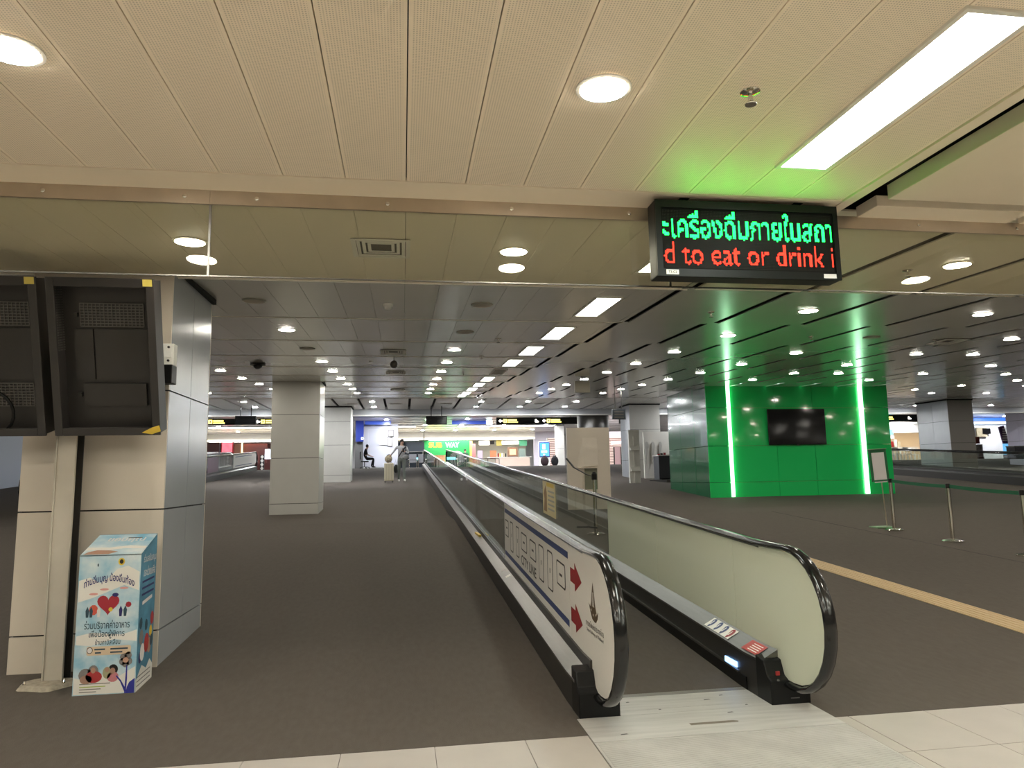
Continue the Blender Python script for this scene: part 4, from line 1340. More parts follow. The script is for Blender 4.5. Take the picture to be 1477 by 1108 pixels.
wboard('tall beige display board with a folded white cloth hood behind the walkway', 4.15, 5.27, 17.9, 2.08, True)
wboard('narrow white display board with small ledges near the grey counter', 8.56, 8.98, 26.45, 2.02, False)
zc_ = zf(28.0)
wd = thing('display_wall', 'white backlit display wall with arched cut-outs behind the grey counter', 'display wall', (10.4, 28.9, zf(28.9)))
B('panel', mat('warm_white_panel', (.82, .80, .74), .5), wd, 10.0, 11.6, 28.9, 29.0, zf(28.9) - .02, zf(28.9) + 1.95)
for k, x in enumerate((10.12, 10.40, 10.72)):
    w = .085 - .012 * k
    MB().prism([(x - w, zf(28.9) + .6)] + [(x + w * math.cos(math.radians(a)), zf(28.9) + 1.35 + .18 * math.sin(math.radians(a))) for a in range(0, 181, 30)][::1] + [(x - w, zf(28.9) + .6)][:0] + [(x - w, zf(28.9) + .6)][:0], 'y', 28.86, 28.9).build('arch', M_COLW, wd)
ct = thing('counter', 'dark grey reception counter with pale top beside the green booth', 'counter', (11.0, 27.9, zf(27.5)))
B('body', mat('slate_grey_panel', (.085, .09, .10), .4), ct, 10.2, 11.9, 27.6, 28.2, zf(27.5) + .08, zf(27.5) + .98)
B('top', M_WHITE, ct, 10.12, 11.95, 27.55, 28.25, zf(27.5) + .98, zf(27.5) + 1.02)
B('side_panel', mat('slate_grey_panel', (.085, .09, .10), .4), ct, 10.15, 10.2, 27.6, 28.2, zf(27.5) - .02, zf(27.5) + .98)
B('plinth', M_BLACK, ct, 10.25, 11.85, 27.65, 28.15, zf(27.5) - .1, zf(27.5) + .08)
pf = thing('platform', 'low dark platform in front of the grey counter', 'platform', (10.6, 26.6, zf(26.2)))
MB().prism([(9.7, 27.5), (10.0, 26.4), (11.9, 25.2), (12.3, 27.5)], 'z', zf(25.2) - .05, zf(27.4) + .05).build('deck', M_DARKMET, pf)
for k, (x, m_) in enumerate(((10.25, M_RED), (10.37, M_INK), (10.5, M_RED))):
    b_ = thing('desk_item', ['small red box on the counter top', 'small black box on the counter top', 'small red holder on the counter top by the arches'][k], 'box', (x, 27.85, zf(27.5) + 1.02))
    B('body', m_, b_, x - .04, x + .04, 27.82, 27.88, zf(27.5) + 1.02, zf(27.5) + 1.07 + .02 * k)
    B('lid', M_INK, b_, x - .042, x + .042, 27.818, 27.882, zf(27.5) + 1.07 + .02 * k, zf(27.5) + 1.078 + .02 * k)

# ================================================================== HANGING SIGNS
def hanging(label, x0, x1, y, z0, z1, m, ztop, n=2, cat='hanging screen', name='hanging_screen'):
    t = thing(name, label, cat, ((x0 + x1) / 2, y, z0))
    B('case', m, t, x0, x1, y, y + .10, z0, z1, bevel=.01)
    B('face', M_SCREEN if m is M_BLACK else m, t, x0 + .03, x1 - .03, y - .004, y, z0 + .03, z1 - .03)
    for k in range(n):
        x = x0 + (x1 - x0) * ((k + .5) / n if n > 1 else .5)
        MB().tube([(x, y + .05, z1), (x, y + .05, ztop)], .018, 8).build('hanger_rod', M_BLACK if m is M_BLACK else M_STEEL, t)
    return t


hanging('black hanging screen above the upper end of the central walkway', .95, 1.83, 30.0, 3.71, 4.07, M_BLACK, 4.5)
hanging('black hanging screen above the walkway by the red shop', -6.68, -5.86, 30.0, 3.76, 4.12, M_BLACK, 4.5)
hanging('small beige board hung by one rod from the stepped ceiling', 4.24, 4.62, 17.2, 3.55, 3.83, mat('beige_board', (.55, .52, .42), .5), zc(17.2), 1, 'hanging board', 'hanging_board')
hs = hanging('dark slatted sign hung near the round column', 6.62, 7.05, 22.0, 3.25, 3.58, mat('slate_sign', (.03, .04, .055), .4), zc(22.0), 2, 'hanging sign', 'hanging_sign')
for k in range(3): B('sign_line', M_MESH, hs, 6.68, 6.98, 21.99, 21.995, 3.30 + .09 * k, 3.335 + .09 * k)

# ================================================================== UPPER HALL
YF = 42.3
def px_box(name, m, parent, px0, py0, px1, py1, y, d=.1, bevel=0.0):
    a, b = at(px0, (py0 + py1) / 2, y), at(px1, (py0 + py1) / 2, y)
    xm = (px0 + px1) / 2
    z1, z0 = at(xm, py0, y).z, at(xm, py1, y).z
    return B(name, m, parent, a.x, b.x, y, y + d, z0, z1, bevel)


def base_thing(name, label, cat, px0, px1, y, z=2.105, group=None):
    return thing(name, label, cat, (at((px0 + px1) / 2, 650, y).x, y, z), group)


# black direction fascias with yellow arrows
M_FASC = mat('black_fascia', (.012, .016, .016), .35)
M_YLIT = emis('yellow_sign_glow', (1, .85, .15), 1.6)
M_WLIT = emis('white_sign_glow', (1, .97, .85), 1.8)


def fascia(label, px0, px1, py0, py1, arrows):
    y = YF
    t = thing('direction_sign', label, 'direction sign', (at((px0 + px1) / 2, 607, y).x, y, at(700, py1, y).z))
    px_box('board', M_FASC, t, px0, py0, px1, py1, y, .12)
    for k in (.12, .88):
        x = at(px0 + (px1 - px0) * k, 605, y).x
        MB().tube([(x, y + .06, at(700, py0, y).z), (x, y + .06, 5.12)], .02, 6).build('hanger_rod', M_STEEL, t)
    zc0 = at((px0 + px1) / 2, (py0 + py1) / 2, y).z
    for ap in arrows:
        x = at(ap, 607, y).x
        o = (x, y - .006, zc0)
        flat('arrow', M_WLIT, t, [(-.12, 0), (0, .11), (0, .035), (.12, .035), (.12, -.035), (0, -.035), (0, -.11)], o, (1, 0, 0), (0, 0, 1))
        flat('sign_icon', M_YLIT, t, [(.17, -.11), (.38, -.11), (.38, .11), (.17, .11)], o, (1, 0, 0), (0, 0, 1))
        flat('sign_icon_mark', M_FASC, t, [(.24, -.05), (.31, -.05), (.31, .05), (.24, .05)], o, (1, 0, 0), (0, 0, 1), .003)
        flat('text_line', M_YLIT, t, [(.43, .01), (.98, .01), (.98, .09), (.43, .09)], o, (1, 0, 0), (0, 0, 1))
        flat('text_line', M_YLIT, t, [(.43, -.10), (1.05, -.10), (1.05, -.04), (.43, -.04)], o, (1, 0, 0), (0, 0, 1))
        if ap + 52 < px1:
            flat('sign_pictogram', M_WLIT, t, [(2.10, -.09), (2.32, -.09), (2.32, -.02), (2.2, .02), (2.2, .09), (2.10, .09)], o, (1, 0, 0), (0, 0, 1))
    return t


fascia('long black direction sign with two yellow arrow panels facing the central ramp', 716, 838, 602, 612, (722, 785))
fascia('black direction sign with yellow panels above the red shop', 296, 392, 604, 613, (296, 372))
fascia('black direction sign with yellow panel beside the pale clad column', 893, 945, 601, 611, (900,))
fascia('black direction sign with yellow panel behind the right booth edge', 1262, 1323, 598, 608, (1268,))
# light trough of the upper hall
for k, (a, b) in enumerate(((300, 392), (560, 600), (660, 800), (1277, 1322))):
    t = thing('light_trough', ['white light trough over the red shop', 'white light trough over the papered wall', 'white light trough over the sandwich shop', 'white light trough over the café'][k], 'ceiling light', (at((a + b) / 2, 618, 50).x, 50, 5.08))
    B('housing', M_WHITE, t, at(a, 618, 50).x, at(b, 618, 50).x, 49.8, 50.4, 5.06, 5.10)
    B('diffuser', emis('trough_glow', (.95, .95, 1), 9.0), t, at(a, 618, 50).x + .05, at(b, 618, 50).x - .05, 49.85, 50.35, 5.052, 5.06)

# --- shops.  YS is the shop front line
YS = 58.0
ZS = 2.105


def shop_shell(t, px0, px1, mback, depth=4.5, soffit_m=None, cove=True):
    x0, x1 = at(px0, 650, YS).x, at(px1, 650, YS).x
    B('back_wall', mback, t, x0, x1, YS + depth, YS + depth + .1, ZS, 4.6)
    B('soffit', soffit_m or M_WHITE, t, x0, x1, YS - .05, YS + .2, 4.55, 5.12)
    B('shop_ceiling', M_WHITE, t, x0, x1, YS + .2, YS + depth, 4.6, 4.66)
    if cove: B('cove_strip', emis('warm_cove', (1, .86, .60), SHOP_E * 1.3), t, x0 + .05, x1 - .05, YS - .09, YS - .05, 4.55, 4.66)
    B('shop_light', emis('shop_ceiling_glow', (1, .97, .92), SHOP_E * 2.2), t, x0 + .4, x1 - .4, YS + .8, YS + 1.4, 4.59, 4.60)
    return x0, x1


# sandwich shop: green wall with lettering, then the counter
sh = base_thing('sandwich_shop', 'brightly lit sandwich shop with green wall and yellow and white lettering', 'shop', 612, 770, YS)
x0, x1 = shop_shell(sh, 612, 772, mat('shop_cream_wall', (.80, .76, .66), .5))
xg = at(680, 650, YS).x
M_SGREEN = mat('bright_green_wall', (.03, .42, .10), .4)
gwl = B('green_wall', M_SGREEN, sh, x0, xg, YS + 1.5, YS + 1.6, ZS, 4.55)
yq = YS + 1.5
sx0 = x0 + .25
lettering('lettering', 'SUB', emis('yellow_letters', (1, .85, .05), 1.6), sh, (x0 + .95, yq - .01, 3.98), (1, 0, 0), (0, 0, 1), width=1.1, height=.42, bold=.03)
lettering('lettering', 'WAY', emis('mint_letters', (.55, 1, .85), 1.5), sh, (x0 + 2.35, yq - .01, 3.98), (1, 0, 0), (0, 0, 1), width=1.15, height=.42, bold=.03)
flat('round_emblem', M_WHITE, sh, ell(x0 + 2.75, 3.05, .62, .62, 24), (0, yq, 0), (1, 0, 0), (0, 0, 1), .02)
lettering('lettering', 'S', M_SGREEN, sh, (x0 + 2.75, yq - .024, 2.75), (1, 0, 0), (0, 0, 1), height=.6, bold=.04)
xw = at(690, 650, YS).x
B('yellow_pillar', mat('yellow_wall', (.80, .68, .20), .5), sh, xg, xw - .35, YS + 1.4, YS + 1.6, ZS, 4.5)
cn = B('counter_front', mat('pale_pink_counter', (.68, .55, .46), .5), sh, at(716, 650, YS).x, at(765, 650, YS).x, YS + .3, YS + .9, ZS, ZS + .95)
B('counter_top', M_WHITE, sh, at(705, 650, YS).x, at(767, 650, YS).x, YS + .25, YS + 1.0, ZS + .95, ZS + 1.0)
mlist = [(681, 640, 686, 668, mat('poster_red_white', (.7, .3, .3), .5)), (689, 650, 696, 671, mat('poster_lilac', (.55, .45, .62), .5)), (707, 650, 716, 662, mat('poster_food', (.55, .16, .07), .5)), (732, 645, 747, 661, mat('oven_brown', (.20, .11, .07), .4)), (749, 647, 758, 661, mat('screen_grey', (.22, .28, .26), .4))]
for a, b, c, d, m_ in mlist:
    q = px_box('menu_board', m_, sh, a, b, c, d, YS + 1.2, .08)
px_box('menu_glow', emis('oven_glow', (1, .5, .2), 1.2), sh, 735, 648, 744, 656, YS + 1.19, .01)
px_box('menu_strip', emis('menu_white', (1, .97, .9), 1.6), sh, 691, 636, 706, 642, YS + .7, .06)
px_box('menu_strip', M_INK, sh, 707, 636, 713, 641, YS + .7, .06)
px_box('menu_strip', emis('menu_white', (1, .97, .9), 1.6), sh, 724, 636, 748, 641, YS + .7, .06)
px_box('menu_arc', mat('yellow_wall', (.80, .68, .20), .5), sh, 716, 635, 724, 643, YS + .72, .06)
px_box('menu_arc', mat('mint_wall', (.15, .62, .35), .5), sh, 749, 635, 760, 643, YS + .72, .06)
for k in range(5):
    px_box('shelf_goods', [M_RED, M_YELLOW, M_WHITE, M_TAN, M_INK][k], sh, 718 + 2.6 * k, 654, 720 + 2.6 * k, 661, YS + 1.25, .05)
# dark shop with lounge seats left of it
ds = base_thing('dark_shop', 'dark shop front with a turquoise lit shelf behind the waiting seats', 'shop', 585, 612, YS)
a_, b_ = shop_shell(ds, 573, 611, mat('dark_blue_wall', (.02, .03, .045), .5))
px_box('lit_shelf', emis('turquoise_glow', (.25, .75, .9), .8), ds, 592, 660, 606, 664, YS + 2.0, .3)
px_box('dark_partition', mat('dark_blue_wall', (.02, .03, .045), .5), ds, 585, 638, 612, 652, YS + .3, .1)
px_box('door_frame', M_STEEL, ds, 586, 651, 611, 652, YS + .2, .1)
for k, p in enumerate((595.5, 608.5)):
    x = at(p, 660, 47).x
    st = thing('lounge_seat', 'grey lounge seat with white arms behind the railing', 'seat', (x, 47, ZS), 'grey lounge seats')
    w = .24
    B('backrest', mat('grey_mesh_fabric', (.16, .16, .17), .8), st, x - w, x + w, 47.3, 47.36, ZS + .42, ZS + .95, bevel=.02)
    B('seat', mat('grey_mesh_fabric', (.16, .16, .17), .8), st, x - w, x + w, 46.85, 47.3, ZS + .38, ZS + .45, bevel=.02)
    for s in (-1, 1):
        B('arm', M_WHITE, st, x + s * (w + .02) - .02, x + s * (w + .02) + .02, 46.85, 47.35, ZS + .58, ZS + .63)
        B('leg', M_CHROME, st, x + s * w - .02, x + s * w + .02, 47.05, 47.1, ZS, ZS + .6)
# papered white wall with blue signs
pw = thing('wall_partition', 'x', 'x', (at(550, 650, 46).x, 46, ZS))
for k_ in ('label', 'category'): del pw[k_]
struct(pw)
px_box('panel', mat('bright_white_wall', (.50, .51, .58), .4), pw, 523, 612, 574, 674, 46.0, .2)
px_box('panel', mat('grey_door', (.55, .56, .62), .4), pw, 530.5, 620, 531.5, 674, 45.98, .02)
px_box('panel', mat('grey_door', (.55, .56, .62), .4), pw, 531, 619, 569, 620.2, 45.98, .02)
pv = thing('blue_pillar_sign', 'dark blue illuminated vertical sign on the grey pillar above the seated guard', 'sign', (at(518, 620, 45.5).x, 45.5, ZS))
px_box('pillar', mat('dark_grey_pillar', (.10, .10, .10), .5), pv, 512, 600, 523.5, 676, 45.6, .5)
px_box('panel', mat('navy_sign', (.02, .035, .20), .4, emit=(.02, .05, .4), es=.1), pv, 513.5, 607, 524.5, 637, 45.45, .15)
lettering('lettering', 'D', emis('white_letter', (.9, .95, 1), 1.5), pv, (at(522.6, 633, 45.4).x, 45.44, at(522.6, 634.5, 45.4).z), (1, 0, 0), (0, 0, 1), height=.16, bold=.02)
b2 = thing('blue_header_sign', 'horizontal blue sign over the papered white wall', 'sign', (at(545, 610, 45.6).x, 45.6, 4.3))
px_box('panel', mat('blue_sign', (.06, .12, .55), .3, emit=(.1, .2, .9), es=.08), b2, 526, 607.5, 564, 612.5, 45.7, .1)
px_box('frame', M_STEEL, b2, 526, 612.5, 564, 613, 45.69, .12)
b3 = thing('blue_header_sign', 'long blue sign hung over the walkway end', 'sign', (at(676, 609, 46).x, 46, 4.4))
px_box('panel', mat('blue_sign', (.06, .12, .55), .3), b3, 652, 607, 701, 612, 46, .1)
px_box('end_panel', emis('pale_blue_glow', (.75, .95, 1), 1.5), b3, 702, 606.5, 710, 612.5, 46, .1)
for k in (.1, .9):
    x = at(652 + 58 * k, 606, 46).x
    MB().tube([(x, 46.05, at(676, 607, 46).z), (x, 46.05, 5.12)], .02, 6).build('hanger_rod', M_STEEL, b3)
for k, (a, b, c, d) in enumerate(((547, 630, 557.5, 642), (559, 631, 566, 644), (560, 621, 568, 630), (551, 622, 558, 628))):
    f_ = thing('wall_notice', ['pale notice sheet on the white wall', 'framed notice with dark rim on the white wall', 'upper framed notice beside the pipe on the white wall', 'small pale notice near the top of the white wall'][k], 'notice', (at((a + c) / 2, 636, 45.95).x, 45.95, at(556, d, 45.95).z))
    px_box('frame', M_COLW if k in (0, 3) else M_DARKMET, f_, a, b, c, d, 45.95, .04)
    px_box('sheet', M_PAPER, f_, a + .7, b + .7, c - .7, d - .7, 45.94, .01)
# railing in front of the seats
rl = thing('railing', 'low glass railing with steel posts before the lounge seats', 'railing', (at(615, 670, 44.5).x, 44.5, ZS))
xa_, xb_ = at(587, 660, 44.5).x, at(720, 660, 44.5).x
n_ = 8
for k in range(n_ + 1):
    x = xa_ + (xb_ - xa_) * k / n_
    if 1.0 < x < 2.7: continue
    B('post', M_STEEL, rl, x - .02, x + .02, 44.5, 44.54, ZS, ZS + .5)
B('rail', M_STEEL, rl, xa_, 1.0, 44.49, 44.55, ZS + .5, ZS + .54)
B('rail', M_STEEL, rl, 2.75, xb_, 44.49, 44.55, ZS + .5, ZS + .54)
# café tables and stools near the walkway head
for k, p in enumerate((650, 662)):
    x = at(p, 660, 50).x
    t = thing('bar_stool', 'grey bar stool with chrome legs near the green shop wall', 'stool', (x, 50, ZS), 'bar stools by the green wall')
    B('seat', mat('grey_mesh_fabric', (.16, .16, .17), .8), t, x - .2, x + .2, 49.8, 50.2, ZS + .72, ZS + .78, bevel=.02)
    for a in (-.17, .17):
        for b in (-.17, .17):
            B('leg', M_CHROME, t, x + a - .015, x + a + .015, 50 + b - .015, 50 + b + .015, ZS, ZS + .72)
    B('foot_ring', M_CHROME, t, x - .17, x + .17, 49.82, 49.85, ZS + .28, ZS + .31)
tb = thing('cafe_table', 'orange-brown counter table near the walkway head', 'table', (at(632, 660, 52).x, 52, ZS))
x = at(632, 660, 52).x
B('top', mat('orange_wood', (.50, .25, .12), .5), tb, x - .55, x + .55, 51.7, 52.3, ZS + .95, ZS + 1.0)
B('front', mat('orange_wood', (.50, .25, .12), .5), tb, x - .5, x + .5, 51.75, 51.8, ZS + .3, ZS + .95)
for a in (-.5, .5): B('leg', M_STEEL, tb, x + a - .02, x + a + .02, 52.2, 52.25, ZS, ZS + .95)
# blue kiosk, motorbikes-like trolley blobs are small luggage trolleys
kx0, kx1 = at(778, 650, 50).x, at(793, 650, 50).x
kk = thing('display_kiosk', 'tall white kiosk with a glowing blue screen', 'display kiosk', ((kx0 + kx1) / 2, 50, ZS))
B('cabinet', M_WHITE, kk, kx0, kx1, 50, 50.25, ZS, at(785, 637, 50).z, bevel=.02)
px_box('bezel', mat('navy_bezel', (.02, .04, .12), .4), kk, 778, 637.5, 793, 659.5, 49.97, .03)
px_box('screen', emis('blue_screen', (.06, .22, .70), 1.3), kk, 779, 639, 792, 658, 49.96, .01)
for a, b, c, d in ((782.5, 641, 786.5, 648), (781, 650, 789, 653), (783.5, 655, 786, 657)):
    px_box('screen_mark', emis('white_mark', (.8, .9, 1), 1.4), kk, a, b, c, d, 49.95, .005)
for k, (p0, p1) in enumerate(((780, 792), (795, 806))):
    x0_, x1_ = at(p0, 660, 47.5).x, at(p1, 660, 47.5).x
    g = thing('luggage_bag', ['dark travel bag under the blue kiosk screen', 'black travel bag beside the slim grey column'][k], 'bag', ((x0_ + x1_) / 2, 47.5, ZS))
    MB().ball(((x0_ + x1_) / 2, 47.6, ZS + .38), (x1_ - x0_) / 2, .25, .34, 14, 8).build('body', mat('dark_plum_cloth', (.03, .015, .02), .8) if k == 0 else M_DARKC, g, smooth=True)
    B('handle', M_DARKC, g, (x0_ + x1_) / 2 - .1, (x0_ + x1_) / 2 + .1, 47.58, 47.62, ZS + .68, ZS + .76)
    B('base', M_DARKC, g, x0_ + .05, x1_ - .05, 47.45, 47.75, ZS, ZS + .08)
# white wall and slatted shutters
wa = struct(px_box('wall_shop_end', mat('lilac_white_wall', (.68, .66, .74), .45), None, 770, 620, 803, 676, YS + .1, .2))


def shutter(label, px0, px1, py0, py1, y, m1, n):
    t = base_thing('slat_shutter', label, 'shutter', px0, px1, y)
    x0_, x1_ = at(px0, 650, y).x, at(px1, 650, y).x
    z1, z0 = at((px0 + px1) / 2, py0, y).z, ZS
    B('backing', mat('shutter_glow', (.55, .42, .38), .5, emit=(1, .8, .72), es=.4), t, x0_, x1_, y + .08, y + .1, z0, z1)
    for k in range(n):
        z = z0 + (z1 - z0) * k / n
        B('slat', m1, t, x0_, x1_, y, y + .05, z, z + (z1 - z0) / n * .55)
    for x in (x0_, x1_): B('jamb', M_COLW, t, x - .04, x + .04, y - .02, y + .1, z0, z1)
    return t, x0_, x1_, z0, z1


M_SLAT = mat('brown_pink_slat', (.34, .20, .17), .5)
shutter('brown slatted shutter beside the slim grey column', 790, 803, 632, 676, 55.0, M_SLAT, 16)
t_, a_, b_, c_, d_ = shutter('pink-brown slatted shutter under the lit shop letters', 878, 925, 631, 676, 52.0, M_SLAT, 18)
B('door', mat('rose_door', (.45, .28, .28), .5), t_, at(886, 660, 51.9).x, at(896, 660, 51.9).x, 51.9, 51.95, ZS, at(890, 645, 51.9).z)
for p in (886, 896): B('door_jamb', M_DARKMET, t_, at(p, 660, 51.9).x - .04, at(p, 660, 51.9).x + .04, 51.88, 51.95, ZS, at(890, 645, 51.9).z)
lettering('lettering', 'JECT', emis('white_letters', (1, .97, .98), 2.2), t_, ((at(882, 638, 51.9).x + at(897, 638, 51.9).x) / 2, 51.93, at(890, 641.5, 51.9).z), (1, 0, 0), (0, 0, 1), width=.85, height=.26, bold=.03)
B('header', mat('pale_header', (.7, .66, .70), .5, emit=(1, .92, .95), es=.2), t_, a_, b_, 51.95, 52.1, d_, d_ + .45)
# red shop at the left
rs = base_thing('red_shop', 'warm lit shop with red food picture and dark red wall', 'shop', 300, 392, YS)
x0, x1 = shop_shell(rs, 285, 400, mat('dark_red_wall', (.10, .02, .018), .5), cove=True)
px_box('dark_panel', mat('dark_maroon', (.05, .015, .012), .4), rs, 296, 638, 316, 652, YS + .2, .1)
px_box('picture', mat('red_food_picture', (.55, .08, .10), .4, emit=(1, .15, .2), es=.5, noise=.5, nscale=3), rs, 320, 638, 335, 652, YS + .1, .1)
px_box('picture_frame', M_RED, rs, 319, 637, 320, 655, YS + .08, .12)
px_box('picture_frame', M_RED, rs, 335, 637, 336.5, 655, YS + .08, .12)
px_box('warm_panel', mat('brown_panel', (.20, .09, .05), .4), rs, 338, 640, 347, 655, YS + .3, .1)
px_box('gold_strip', emis('gold_glow', (1, .65, .25), 1.6), rs, 348, 637, 350, 654, YS + .3, .1)
px_box('red_wall', mat('deep_red_wall', (.12, .022, .014), .4), rs, 351, 640, 385, 668, YS + 1.0, .1)
for k in range(9): px_box('white_picket', M_WHITE, rs, 297 + 2 * k, 652, 298 + 2 * k, 655, YS + .1, .05)
px_box('pale_counter', mat('pale_blue_counter', (.55, .60, .68), .4, emit=(.8, .9, 1), es=.4), rs, 382, 648, 392, 662, 52, .4)
ps_ = thing('lattice_post', 'black and white diamond patterned post by the walkway end', 'post', (at(378, 665, 45).x, 45, ZS))
xq = at(378, 665, 45).x
B('post', M_INK, ps_, xq - .12, xq + .12, 45, 45.1, ZS, ZS + .95)
for k in range(4): flat('white_diamond', M_WHITE, ps_, [(0, -.12), (.1, 0), (0, .12), (-.1, 0)], (xq, 45, ZS + .14 + .23 * k), (1, 0, 0), (0, 0, 1), .004)
# café on the right between booth and tiled column
cf = base_thing('cafe', 'warm lit café with cream back wall behind the right walkway', 'shop', 1277, 1325, 50)
x0, x1 = at(1262, 650, 50).x, at(1350, 650, 55).x
B('back_wall', mat('cafe_cream_wall', (.80, .62, .40), .5), cf, x0, x1, 54, 54.1, ZS, 5.1)
B('cafe_light', emis('cafe_glow', (1, .88, .70), SHOP_E * .8), cf, x0 + .4, x1 - .4, 51.0, 52.0, 4.62, 4.63)
B('soffit', M_WHITE, cf, x0, x1, 50.5, 50.7, 4.35, 5.10)
px_box('turquoise_sign', emis('turquoise_sign', (.15, .75, .85), 1.3), cf, 1280, 619, 1288, 627, 49.7, .05)
px_box('white_sign', M_WHITE, cf, 1282, 628, 1290, 633, 49.7, .05)
for k in range(4): px_box('goods_shelf', [M_TAN, M_RED, M_WHITE, M_CREAM][k], cf, 1280 + 5 * k, 634 + k % 2 * 3, 1284 + 5 * k, 645, 52.5, .3)
px_box('counter', mat('cream_counter', (.75, .66, .52), .5), cf, 1278, 645, 1325, 648, 51, .5)
ch0 = None
for k in range(9):
    p = 1279 + 5.0 * k
    y = 44.0 + 1.6 * (k % 3)
    x = at(p, 655, y).x
    if ch0 is None:
        ch0 = thing('cafe_chair', 'white slim café chair behind the right walkway', 'chair', (x, y, ZS), 'white café chairs')
        B('seat', M_WHITE, ch0, x - .2, x + .2, y - .2, y + .2, ZS + .43, ZS + .46)
        for a in (-.18, .18):
            B('leg', M_WHITE, ch0, x + a - .02, x + a + .02, y - .19, y - .15, ZS, ZS + .43)
            B('leg', M_WHITE, ch0, x + a - .02, x + a + .02, y + .15, y + .19, ZS, ZS + .43)
            B('back_post', M_WHITE, ch0, x + a - .02, x + a + .02, y + .17, y + .20, ZS + .46, ZS + .9)
        B('backrest', M_WHITE, ch0, x - .2, x + .2, y + .17, y + .20, ZS + .74, ZS + .9)
    else: dup(ch0, (x, y, ZS))
# hoarding and board at the far right
hb = thing('advert_board', 'leaning dark magenta advert board by the lilac column', 'advert board', (at(1450, 640, 44).x, 44, ZS))
a_, b_ = at(1443, 640, 44), at(1456, 640, 44)
MB().add([(a_.x, 44, at(1443, 616, 44).z), (b_.x - .3, 44, at(1453, 614, 44).z), (b_.x + .25, 44, at(1458, 655, 44).z), (a_.x + .4, 44, at(1449, 657, 44).z)] + [(a_.x, 44.08, at(1443, 616, 44).z), (b_.x - .3, 44.08, at(1453, 614, 44).z), (b_.x + .25, 44.08, at(1458, 655, 44).z), (a_.x + .4, 44.08, at(1449, 657, 44).z)],
         [(0, 1, 2, 3), (7, 6, 5, 4), (0, 4, 5, 1), (1, 5, 6, 2), (2, 6, 7, 3), (3, 7, 4, 0)]).build('panel', mat('dark_plum_panel', (.08, .03, .10), .4), hb)
B('foot', M_DARKMET, hb, a_.x + .4, b_.x + .2, 43.9, 44.3, ZS, at(1450, 656, 44).z)
px_box('blue_panel', mat('cyan_blue_panel', (.10, .34, .58), .4, emit=(.2, .6, 1), es=.3), hb, 1447, 640, 1457, 656, 43.97, .02)
for k in range(6): px_box('white_line', M_PAPER, hb, 1446, 618 + 3.3 * k, 1453, 619.4 + 3.3 * k, 43.98, .01)
bw = struct(px_box('wall_store', mat('white_store_wall', (.75, .75, .76), .5, noise=.02, nscale=2), None, 1400, 613, 1470, 676, 46.0, .2))
bt = thing('store_header', 'blue and white header strip over the white store wall', 'sign', (at(1425, 605, 45.8).x, 45.8, 4.3))
px_box('blue_strip', mat('store_blue', (.03, .10, .42), .4, emit=(.05, .2, .9), es=.4), bt, 1400, 603, 1455, 607, 45.8, .1)
px_box('pale_strip', mat('store_pale_blue', (.5, .62, .8), .4, emit=(.7, .85, 1), es=.5), bt, 1400, 608, 1455, 612, 45.8, .1)
sm_ = thing('wall_screen', 'small black screen on a tan panel in the white store', 'screen', (at(1420, 622, 45.7).x, 45.7, 3.9))
px_box('tan_panel', M_TAN, sm_, 1409, 617, 1424, 630, 45.85, .1)
px_box('screen', M_SCREEN, sm_, 1418, 618, 1429, 626, 45.8, .05)
rd_ = thing('poster_stand', 'dark red and patterned poster stand by the tiled column', 'poster stand', (at(1412, 645, 43).x, 43, ZS))
px_box('upper_panel', mat('maroon_panel', (.18, .04, .03), .5), rd_, 1406, 630, 1413, 640, 43, .06)
px_box('lower_panel', mat('patterned_panel', (.25, .25, .24), .5, noise=.6, nscale=6), rd_, 1407, 641, 1418, 660, 43, .06)
B('foot', M_DARKMET, rd_, at(1408, 650, 43).x, at(1417, 650, 43).x, 42.9, 43.2, ZS, at(1412, 659, 43).z)
bb = thing('black_bin', 'black box unit standing before the lilac column', 'cabinet', (at(1470, 650, 32).x, 32, zf(32)))
px_box('body', M_BLACK, bb, 1464, 644, 1490, 662, 32, .5)
px_box('lid', M_DARKMET, bb, 1463, 643, 1491, 644.5, 31.98, .54)

